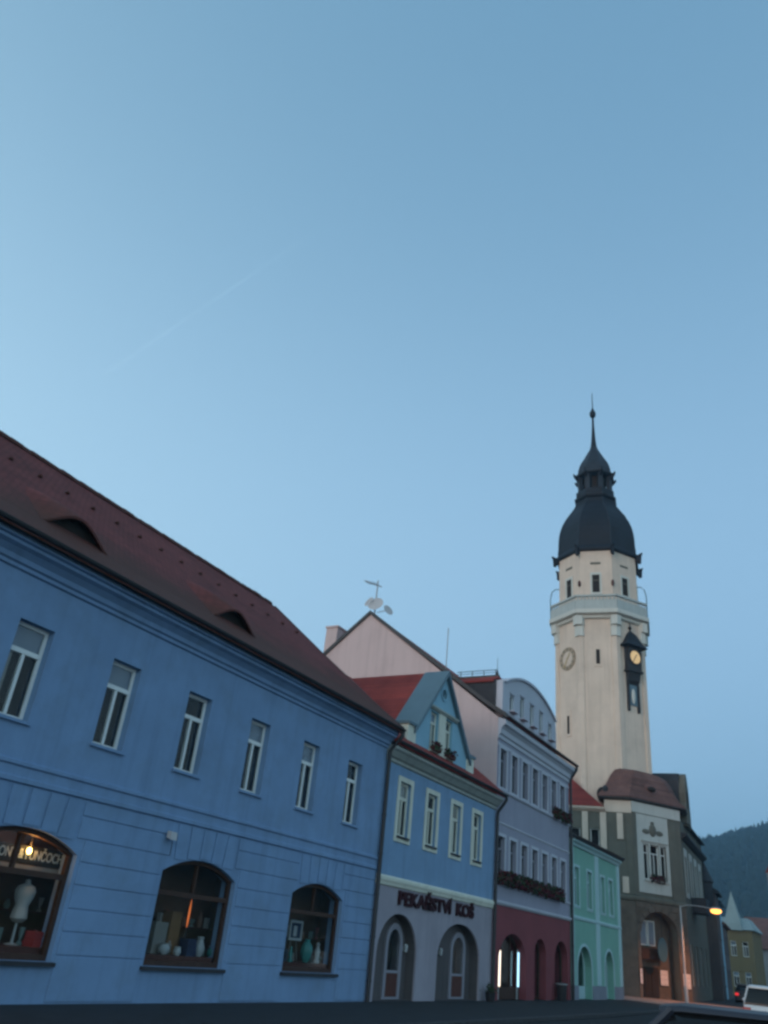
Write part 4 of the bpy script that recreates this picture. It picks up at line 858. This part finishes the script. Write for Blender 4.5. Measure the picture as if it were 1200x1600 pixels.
# openings of the shaft
for az, z0, z1 in ((192, 22.3, 23.5), (147, 17.0, 18.4), (102, 22.3, 23.5)):
    f = tf('slit_window', MB().panel(rect(-.28, .28, z0-.2, z1+.45), [rect(-.15, .15, z0, z1)], -.05, .0), 'cream_tower', az, RS)
    MB().box(-.15, .15, -.02, .005, z0, z1).build('pane', M['dark'], f)
f = tf('round_window', MB().panel([(.40*math.cos(k*math.pi/10), 12.5+.48*math.sin(k*math.pi/10)) for k in range(20)], [[(.28*math.cos(k*math.pi/10), 12.5+.36*math.sin(k*math.pi/10)) for k in range(20)]], -.08, .0), 'iron', 192, RS)
MB().prism([(.28*math.cos(k*math.pi/10), 12.5+.36*math.sin(k*math.pi/10)) for k in range(20)], 'y', -.03, -.01).build('pane', M['dark'], f)
# painted dial on the left face
M['gold'] = plaster('dull gold', (.50, .36, .14), var=.1, bump=0, rough=.4, spec=.5); M['dialring'] = plaster('brown dial ring', (.34, .27, .20), var=.08, bump=0)
def circ(r, n=28, c=(0, 0)): return [(c[0]+r*math.cos(k*2*math.pi/n), c[1]+r*math.sin(k*2*math.pi/n)) for k in range(n)]
dl = tf('wall_dial', MB().panel(circ(.95, c=(0, 23.05)), [circ(.62, c=(0, 23.05))], -.07, .0), 'dialring', 147, RS)
MB().prism(circ(.61, c=(0, 23.05)), 'y', -.045, .0).build('dial_plate', M['cream_tower'], dl)
for k in range(12):
    a = k*math.pi/6; MB().box(-.03, .03, -.085, -.071, .68, .9).build('hour_mark', M['iron'], dl).matrix_local = Matrix.Translation((0, 0, 23.05)) @ Matrix.Rotation(a, 4, 'Y')
for a, l_ in ((35, .55), (-150, .8)):
    MB().box(-.035, .035, -.11, -.09, -.1, l_).build('hand', M['gold'], dl).matrix_local = Matrix.Translation((0, 0, 23.05)) @ Matrix.Rotation(R(a), 4, 'Y')
# projecting clock house on the street face
M['dialglow'] = emit('lit dial', (1, .74, .40), .62)
ch = tf('clock_house', MB().box(-.64, .64, -.48, .0, 22.0, 24.05).box(-.76, .76, -.56, .0, 21.85, 22.0), 'iron', 237, RS)
MB().add([(-1.12, -.82, 23.9), (1.12, -.82, 23.9), (1.12, .0, 23.9), (-1.12, .0, 23.9), (-.74, -.6, 24.3), (.74, -.6, 24.3), (.74, 0, 24.3), (-.74, 0, 24.3), (-.34, -.4, 25.0), (.34, -.4, 25.0), (.34, 0, 25.0), (-.34, 0, 25.0), (-.06, -.12, 25.35), (.06, -.12, 25.35), (.06, 0, 25.35), (-.06, 0, 25.35)],
         [(0, 1, 5, 4), (1, 2, 6, 5), (3, 0, 4, 7), (4, 5, 9, 8), (5, 6, 10, 9), (7, 4, 8, 11), (8, 9, 13, 12), (9, 10, 14, 13), (11, 8, 12, 15), (12, 13, 14, 15), (0, 3, 2, 1), (2, 3, 7, 6), (6, 7, 11, 10), (10, 11, 15, 14)]).build('clock_roof', M['copper'], ch)
MB().ball((0, -.1, 25.6), .13, .13, .16, 10, 6).lathe([(.05, 25.3), (.04, 25.5), (.03, 26.0), (.0, 26.1)], 8, (0, -.1, 0)).build('clock_finial', M['copper'], ch, smooth=True)
lit = MB().prism(circ(.52, c=(0, 23.05)), 'y', -.52, -.485).build('lit_dial', M['dialglow'], ch)
MB().panel(circ(.64, c=(0, 23.05)), [circ(.52, c=(0, 23.05))], -.55, -.482).build('dial_ring', M['iron'], ch)
for a, l_ in ((35, .32), (-150, .46)): MB().box(-.03, .03, -.54, -.525, -.08, l_).build('hand', M['iron'], ch).matrix_local = Matrix.Translation((0, 0, 23.05)) @ Matrix.Rotation(R(a), 4, 'Y')
MB().prism([(-.42, 21.85), (-.28, 21.2), (.0, 20.8), (.0, 21.85)], 'x', -.58, .58).build('corbel', M['iron'], ch)
for s_ in (-1, 1): MB().box(s_*.5-.07, s_*.5+.07, -.2, .0, 18.8, 21.2).build('strut', M['iron'], ch)
MB().box(-.43, .43, -.08, .0, 19.3, 20.9).build('painted_panel', M['rail'], ch); MB().ball((0, -.12, 20.0), .2, .08, .6, 10, 8).build('relief_figure', M['tower_trim'], ch, smooth=True)

# ================================================================== far street
def simple_house(name, label, x, y, rz, Wd, Hh, Dp, wm, rm, ridge, nx, rows, winw=.8, winh=1.5, z0s=(1.0, 4.4), frame='white'):
    t = thing(name, label, 'house', (x, y, 0), rz)
    xs_ = [Wd*(i+.5)/nx for i in range(nx)]
    hs = [rect(x_-winw/2, x_+winw/2, z, z+winh) for z in z0s[:rows] for x_ in xs_]
    MB().panel(rect(0, Wd, -.14, Hh), hs, 0, .35).build('front_wall', M[wm], t)
    MB().box(0, .35, .35, Dp, -.14, Hh).build('side_wall', M[wm], t); MB().box(Wd-.35, Wd, .35, Dp, -.14, Hh).build('side_wall', M[wm], t); MB().box(.35, Wd-.35, Dp-.35, Dp, -.14, Hh).build('back_wall', M[wm], t)
    pf_ = [(-.35, Hh), (Dp/2, ridge), (Dp+.35, Hh), (Dp+.35, Hh-.14), (-.35, Hh-.14)]
    MB().prism(pf_, 'x', -.15, Wd+.15).build('roof', M[rm], t)
    for z in z0s[:rows]:
        for x_ in xs_: window(t, x_-winw/2, x_+winw/2, z, z+winh, .1, tr=.3, fm=frame, sill=wm)
    return t
simple_house('dark_house', 'dark brown house with slate roof just past the town hall', 76.6, 11.9, R(5.5), 4.2, 7.8, 8, 'browndark', 'slate', 10.2, 2, 2)
simple_house('narrow_blue_house', 'narrow light blue house between dark houses down the street', 80.9, 12.5, R(5.5), 5.5, 7.4, 8, 'dormer_blue', 'slate', 9.2, 2, 2)
simple_house('dark_house', 'low dark house next to the narrow light blue one', 86.5, 13.1, R(5.5), 9, 6.0, 8, 'browndark', 'tile3', 8.6, 4, 2, z0s=(.8, 3.6))
yh = thing('ochre_house', 'ochre house with pale pointed turret at the end of the street', 'house', (108.8, 17.2, 0), R(-90))
ys = [(.25, .85), (1.5, 2.1), (2.75, 3.35)]
MB().panel(rect(0, 3.9, -.14, 6.6), [rect(a, b, z, z+1.5) for a, b in ys for z in (.9, 3.9)], 0, .35).build('front_wall', M['yellow'], yh)
MB().box(0, .35, .35, 8, -.14, 6.6).build('side_wall', M['yellow'], yh); MB().box(3.55, 3.9, .35, 8, -.14, 6.6).build('side_wall', M['yellow'], yh)
for a, b in ys:
    for z in (.9, 3.9): window(yh, a, b, z, z+1.5, .1, tr=.3, sill='yellow')
MB().add([(-.3, -.3, 6.6), (4.2, -.3, 6.6), (4.2, 8, 6.6), (-.3, 8, 6.6), (.6, 2, 7.9), (3.3, 2, 7.9), (3.3, 6, 7.9), (.6, 6, 7.9)], [(0, 1, 5, 4), (1, 2, 6, 5), (2, 3, 7, 6), (3, 0, 4, 7), (4, 5, 6, 7), (0, 3, 2, 1)]).build('roof', M['pale_roof'], yh)
MB().add([(1.0, -.35, 6.5), (2.95, -.35, 6.5), (2.95, 1.6, 6.5), (1.0, 1.6, 6.5), (1.1, -.25, 7.2), (2.85, -.25, 7.2), (2.85, 1.5, 7.2), (1.1, 1.5, 7.2), (1.975, .62, 10.6)], [(0, 1, 5, 4), (1, 2, 6, 5), (2, 3, 7, 6), (3, 0, 4, 7), (4, 5, 8), (5, 6, 8), (6, 7, 8), (7, 4, 8), (0, 3, 2, 1)]).build('turret', M['pale_roof'], yh)
simple_house('grey_house', 'pale grey house with dark red roof behind the white car', 119, 15.6, R(-90), 9, 5.2, 8, 'greyfar', 'tile3', 8.8, 4, 2, z0s=(.7, 3.1), winh=1.2)
oh = thing('corner_oriel_house', 'pale house with a corner oriel under a small red cap', 'house', (59.6, 5.15, 0), 0)
MB().box(0, 9, -9, 0, -.14, 9.4).build('wall', M['greyfar'], oh)
MB().add([(-.4, .4, 9.4), (9.4, .4, 9.4), (9.4, -9.4, 9.4), (-.4, -9.4, 9.4), (3, -4.5, 12.5), (6, -4.5, 12.5)], [(0, 1, 5, 4), (1, 2, 5), (2, 3, 4, 5), (3, 0, 4), (0, 3, 2, 1)]).build('roof', M['tile2'], oh)
MB().lathe([(.0, 4.2), (.25, 4.5), (.55, 5.3), (.62, 5.6)], 12, (.3, .3, 0)).build('oriel_corbel', M['slate'], oh, smooth=True)
MB().lathe([(.62, 5.6), (.62, 7.6), (.68, 7.7)], 12, (.3, .3, 0)).build('oriel', M['greyfar'], oh)
MB().lathe([(.72, 7.7), (.5, 8.1), (.2, 8.6), (.0, 9.0)], 12, (.3, .3, 0)).build('oriel_cap', M['tile2'], oh)
# street lamp at the town hall corner: lit, sodium orange
lp = thing('street_lamp', 'lit orange street lamp on a pale slim pole before the town hall', 'street lamp', (59.1, 11.35, 0))
MB().lathe([(.11, 0), (.11, .9), (.07, .95), (.055, 5.4)], 10).build('pole', M['galv'], lp, smooth=True)
MB().tube([(0, 0, 5.35), (.15, -.5, 5.5), (.35, -1.3, 5.46), (.5, -1.85, 5.40)], .022, 8).build('arm', M['galv'], lp, smooth=True)
MB().ball((.52, -2.05, 5.40), .20, .34, .10, 12, 6).build('head', M['galv'], lp, smooth=True)
MB().ball((.52, -2.07, 5.28), .24, .34, .17, 12, 8).build('lamp_glass', emit('sodium glow', (1, .40, .08), 3.6), lp, smooth=True)
pl = bpy.data.lights.new('lamp_light', 'SPOT'); pl.spot_size = R(150); pl.spot_blend = .6; pl.energy = 1300; pl.color = (1, .34, .10); pl.shadow_soft_size = .15
po = bpy.data.objects.new('lamp_light', pl); C.objects.link(po); po.parent = lp; po.location = (.5, -2.05, 5.04)

# ================================================================== cars
M['carblue'] = plaster('dark blue car paint', (.010, .014, .028), rough=.5, var=.05, bump=0, spec=.6); M['carwhite'] = plaster('white car paint', (.62, .64, .66), rough=.3, var=.04, bump=0, spec=.5)
M['carglass'] = plaster('tinted car glass', (.008, .009, .01), rough=.15, var=0, bump=0, spec=.3); M['rubber'] = plaster('tyre rubber', (.015, .015, .015), var=.1, bump=0)
M['redlens'] = plaster('red lens', (.35, .02, .02), rough=.2, var=.05, bump=0, spec=.6); M['headlens'] = plaster('clear lens', (.5, .5, .5), rough=.15, var=.05, bump=0, spec=.6)
def car(label, loc, rz, paint, H=1.43, L=4.2, W=1.74, estate=False, tail=None):
    """length along +x (front), base centre at the origin"""
    t = thing('car', label, 'car', loc, rz)
    h = L/2; zb_ = .92*H/1.43
    def loft(name, st, m, k=6):
        vs_ = []; n = 0
        for x, hw_, z0, z1, tp_ in st:
            ring = [(x, -hw_*.93, z0), (x, -hw_, z0+.12*(z1-z0)), (x, -hw_*(1-.02), z0+.6*(z1-z0)), (x, -hw_*tp_, z1-.06*(z1-z0)), (x, -hw_*tp_*.86, z1)]
            ring += [(a, -b, c) for a, b, c in ring[::-1]]; n = len(ring); vs_ += ring
        fs = [(i*n+q, i*n+(q+1) % n, (i+1)*n+(q+1) % n, (i+1)*n+q) for i in range(len(st)-1) for q in range(n)] + [tuple(range(n)), tuple(range(len(vs_)-1, len(vs_)-n-1, -1))]
        o = MB().add(vs_, fs).build(name, m, t, smooth=True); return o
    w_ = W/2
    loft('body', [(-h, w_*.86, .34, zb_*.72, .95), (-h+.12, w_*.97, .26, zb_*.98, .95), (-h+.6, w_, .2, zb_, .95), (-.4, w_, .2, zb_*.99, .95), (.55, w_, .2, zb_*.97, .95), (1.1, w_*.99, .2, zb_*.93, .93), (h-.35, w_*.95, .22, zb_*.82, .92), (h-.06, w_*.84, .28, zb_*.66, .92)], paint)
    xr = -h+.10 if estate else -h+.30
    r0, r1 = (-h+.35, .35) if estate else (-h+.85, .30)
    loft('glasshouse', [(xr, w_*.88, zb_*.93, zb_*1.0, .98), (r0, w_*.88, zb_*.93, H-.055, .78), (0, w_*.9, zb_*.93, H-.03, .78), (r1, w_*.88, zb_*.93, H-.07, .78), (1.12, w_*.84, zb_*.90, zb_*.965, .97)], M['carglass'])
    loft('roof', [(r0-.10, w_*.66, H-.10, H-.04, .95), (r0+.12, w_*.71, H-.075, H-.012, .95), (0, w_*.72, H-.05, H, .95), (r1-.1, w_*.70, H-.08, H-.03, .95), (r1+.12, w_*.66, H-.14, H-.1, .95)], paint)
    for s_ in (-1, 1):
        yb_, yt_ = s_*w_*.885, s_*w_*.70
        for xa, xb in ((xr+.05, r0+.02), (-.15, -.12), (1.05, r1+.05)):
            MB().tube([(xa, yb_*.985, zb_*.96), ((xa+xb)/2, (yb_+yt_)/2*1.01, (zb_*.96+H-.06)/2), (xb, yt_, H-.06)], .045 if xa != -.15 else .03, 6).build('pillar', paint, t)
        MB().box(-h-.01, -h+.14, s_*w_*.80-.13, s_*w_*.80+.13, zb_*.66, zb_*.86).build('tail_light', tail or M['redlens'], t, bevel=.02)
        MB().box(h-.22, h-.05, s_*w_*.66-.16, s_*w_*.66+.16, zb_*.6, zb_*.74).build('headlight', M['headlens'], t, bevel=.02)
        MB().ball((.85, s_*(w_+.06), zb_*1.03), .07, .1, .07, 10, 6).build('wing_mirror', paint, t, smooth=True)
        for xw in (-h+.78, h-.82):
            wm_ = MB().lathe([(.16, -.1), (.29, -.1), (.31, -.06), (.31, .06), (.29, .1), (.16, .1)], 20).mesh('wheel', M['rubber'], smooth=True); wm_.transform(Matrix.Rotation(R(90), 4, 'X'))
            wo2 = put('wheel', wm_, t, (xw, s_*(w_-.1), .31))
            rm_ = MB().lathe([(.0, -.085), (.05, -.09), (.2, -.07), (.21, .07), (.05, .09), (.0, .085)], 14).mesh('rim', M['galv'], smooth=True); rm_.transform(Matrix.Rotation(R(90), 4, 'X')); put('rim', rm_, wo2)
    MB().box(-h-.02, -h+.05, -.26, .26, zb_*.5, zb_*.5+.11).build('number_plate', M['china'], t)
    MB().box(-h-.05, -h+.1, -w_*.88, w_*.88, .30, .46).build('bumper', paint, t, bevel=.03)
    return t
RZ = -.12
car('dark blue parked car with its roof toward the square', (10.75, .95, RZ), R(-82), M['carblue'], H=1.44)
car('white estate car parked beyond the dark blue one', (37.8, 4.25, RZ), R(4), M['carwhite'], H=1.60, estate=True)
car('small dark car with a glowing red tail light down the street', (80.0, 10.6, RZ), R(5), M['carblue'], tail=emit('tail glow', (1, .04, .05), .9))

HAZE = .00055
# ================================================================== wooded hill
def hz(x, y):
    # the crest climbs to the right of the street axis
    crest = 100 - (y-158)*.356 if y < 158 else 100*math.exp(-((y-158)/170)**2)
    crest = min(crest, 142)
    f = max(0, 1-abs(x-900)/560); f = f*f*(3-2*f)
    return crest*f + 5*math.sin(x*.011+y*.017)*f + 3*math.sin(y*.05+1)*f
vs_, fs = [], []; nx_, ny_ = 60, 80
for i in range(nx_+1):
    for j in range(ny_+1):
        x, y = 340+1120*i/nx_, -700+1500*j/ny_; vs_.append((x, y, hz(x, y)-.3))
fs = [(i*(ny_+1)+j, (i+1)*(ny_+1)+j, (i+1)*(ny_+1)+j+1, i*(ny_+1)+j+1) for i in range(nx_) for j in range(ny_)]
tag(MB().add(vs_, fs).build('hill', M['forest'], smooth=True), kind='structure')
b = MB()
for _ in range(9000):
    x, y = random.uniform(380, 940), random.uniform(-260, 420); z = hz(x, y)
    if z < 6: continue
    r, hh = random.uniform(2.2, 4.5), random.uniform(6, 13); n = 6; a0 = random.random()*6
    if random.random() < .5:
        b.add([(x+r*math.cos(a0+k*math.pi/3), y+r*math.sin(a0+k*math.pi/3), z+hh*.12) for k in range(6)] + [(x, y, z+hh*1.15)], [(k, (k+1) % 6, 6) for k in range(6)])
    else:
        b.add([(x+r*q*math.cos(a0+k*math.pi/3), y+r*q*math.sin(a0+k*math.pi/3), z+hh*w_) for q, w_ in ((.5, .1), (1.1, .45), (.7, .8)) for k in range(6)] + [(x, y, z+hh)], [(i*6+k, i*6+(k+1) % 6, (i+1)*6+(k+1) % 6, (i+1)*6+k) for i in range(2) for k in range(6)] + [(12+k, 12+(k+1) % 6, 18) for k in range(6)])
me = bpy.data.meshes.new('forest'); me.from_pydata(b.v, [], b.f); me.materials.append(M['forest'])
tag(put('forest', me), 'dark wooded hillside beyond the end of the street', 'forest', kind='stuff')

# ================================================================== vapour trail, 9 km up
def vapour(name, op):
    m, t, o = nodes(name); L = t.links.new
    tr = N(t, 'ShaderNodeBsdfTransparent'); df = N(t, 'ShaderNodeBsdfTranslucent'); df.inputs[0].default_value = (.9, .92, .95, 1)
    d2 = N(t, 'ShaderNodeBsdfDiffuse'); d2.inputs[0].default_value = (.9, .92, .95, 1); ad = N(t, 'ShaderNodeAddShader'); L(df.outputs[0], ad.inputs[0]); L(d2.outputs[0], ad.inputs[1])
    tc = N(t, 'ShaderNodeTexCoord'); n1 = N(t, 'ShaderNodeTexNoise', Scale=.0016, Detail=5); L(tc.outputs['Object'], n1.inputs['Vector'])
    lw = N(t, 'ShaderNodeLayerWeight', Blend=.5); iv = N(t, 'ShaderNodeMath', operation='SUBTRACT'); iv.inputs[0].default_value = 1; L(lw.outputs['Facing'], iv.inputs[1])
    mr = N(t, 'ShaderNodeMapRange'); mr.inputs[1].default_value = .3; mr.inputs[2].default_value = .75; mr.inputs[4].default_value = op; L(n1.outputs['Fac'], mr.inputs[0])
    mu = N(t, 'ShaderNodeMath', operation='MULTIPLY'); L(mr.outputs[0], mu.inputs[0]); L(iv.outputs[0], mu.inputs[1])
    mx = N(t, 'ShaderNodeMixShader'); L(mu.outputs[0], mx.inputs[0]); L(tr.outputs[0], mx.inputs[1]); L(ad.outputs[0], mx.inputs[2]); L(mx.outputs[0], o.inputs[0]); return m
va, vb_ = Vector((7600, 11400, 9000)), Vector((6330, 5650, 9000))
vt = MB().tube([va+(vb_-va)*(i/24) for i in range(25)], 46, 16, 14).build('vapour_trail', vapour('vapour', .022), smooth=True)
tag(vt, 'faint thin white vapour trail slanting across the sky', 'vapour trail')
# ================================================================== evening haze
hm, ht, ho = nodes('haze'); pv = N(ht, 'ShaderNodeVolumePrincipled', Density=HAZE); pv.inputs['Color'].default_value = (.42, .74, 1, 1); pv.inputs['Anisotropy'].default_value = .2
ht.links.new(pv.outputs[0], ho.inputs['Volume'])
tag(MB().box(-140, 1700, -900, 1000, -3, 172).build('haze', hm), 'thin blue evening haze over the valley', 'haze', kind='stuff')
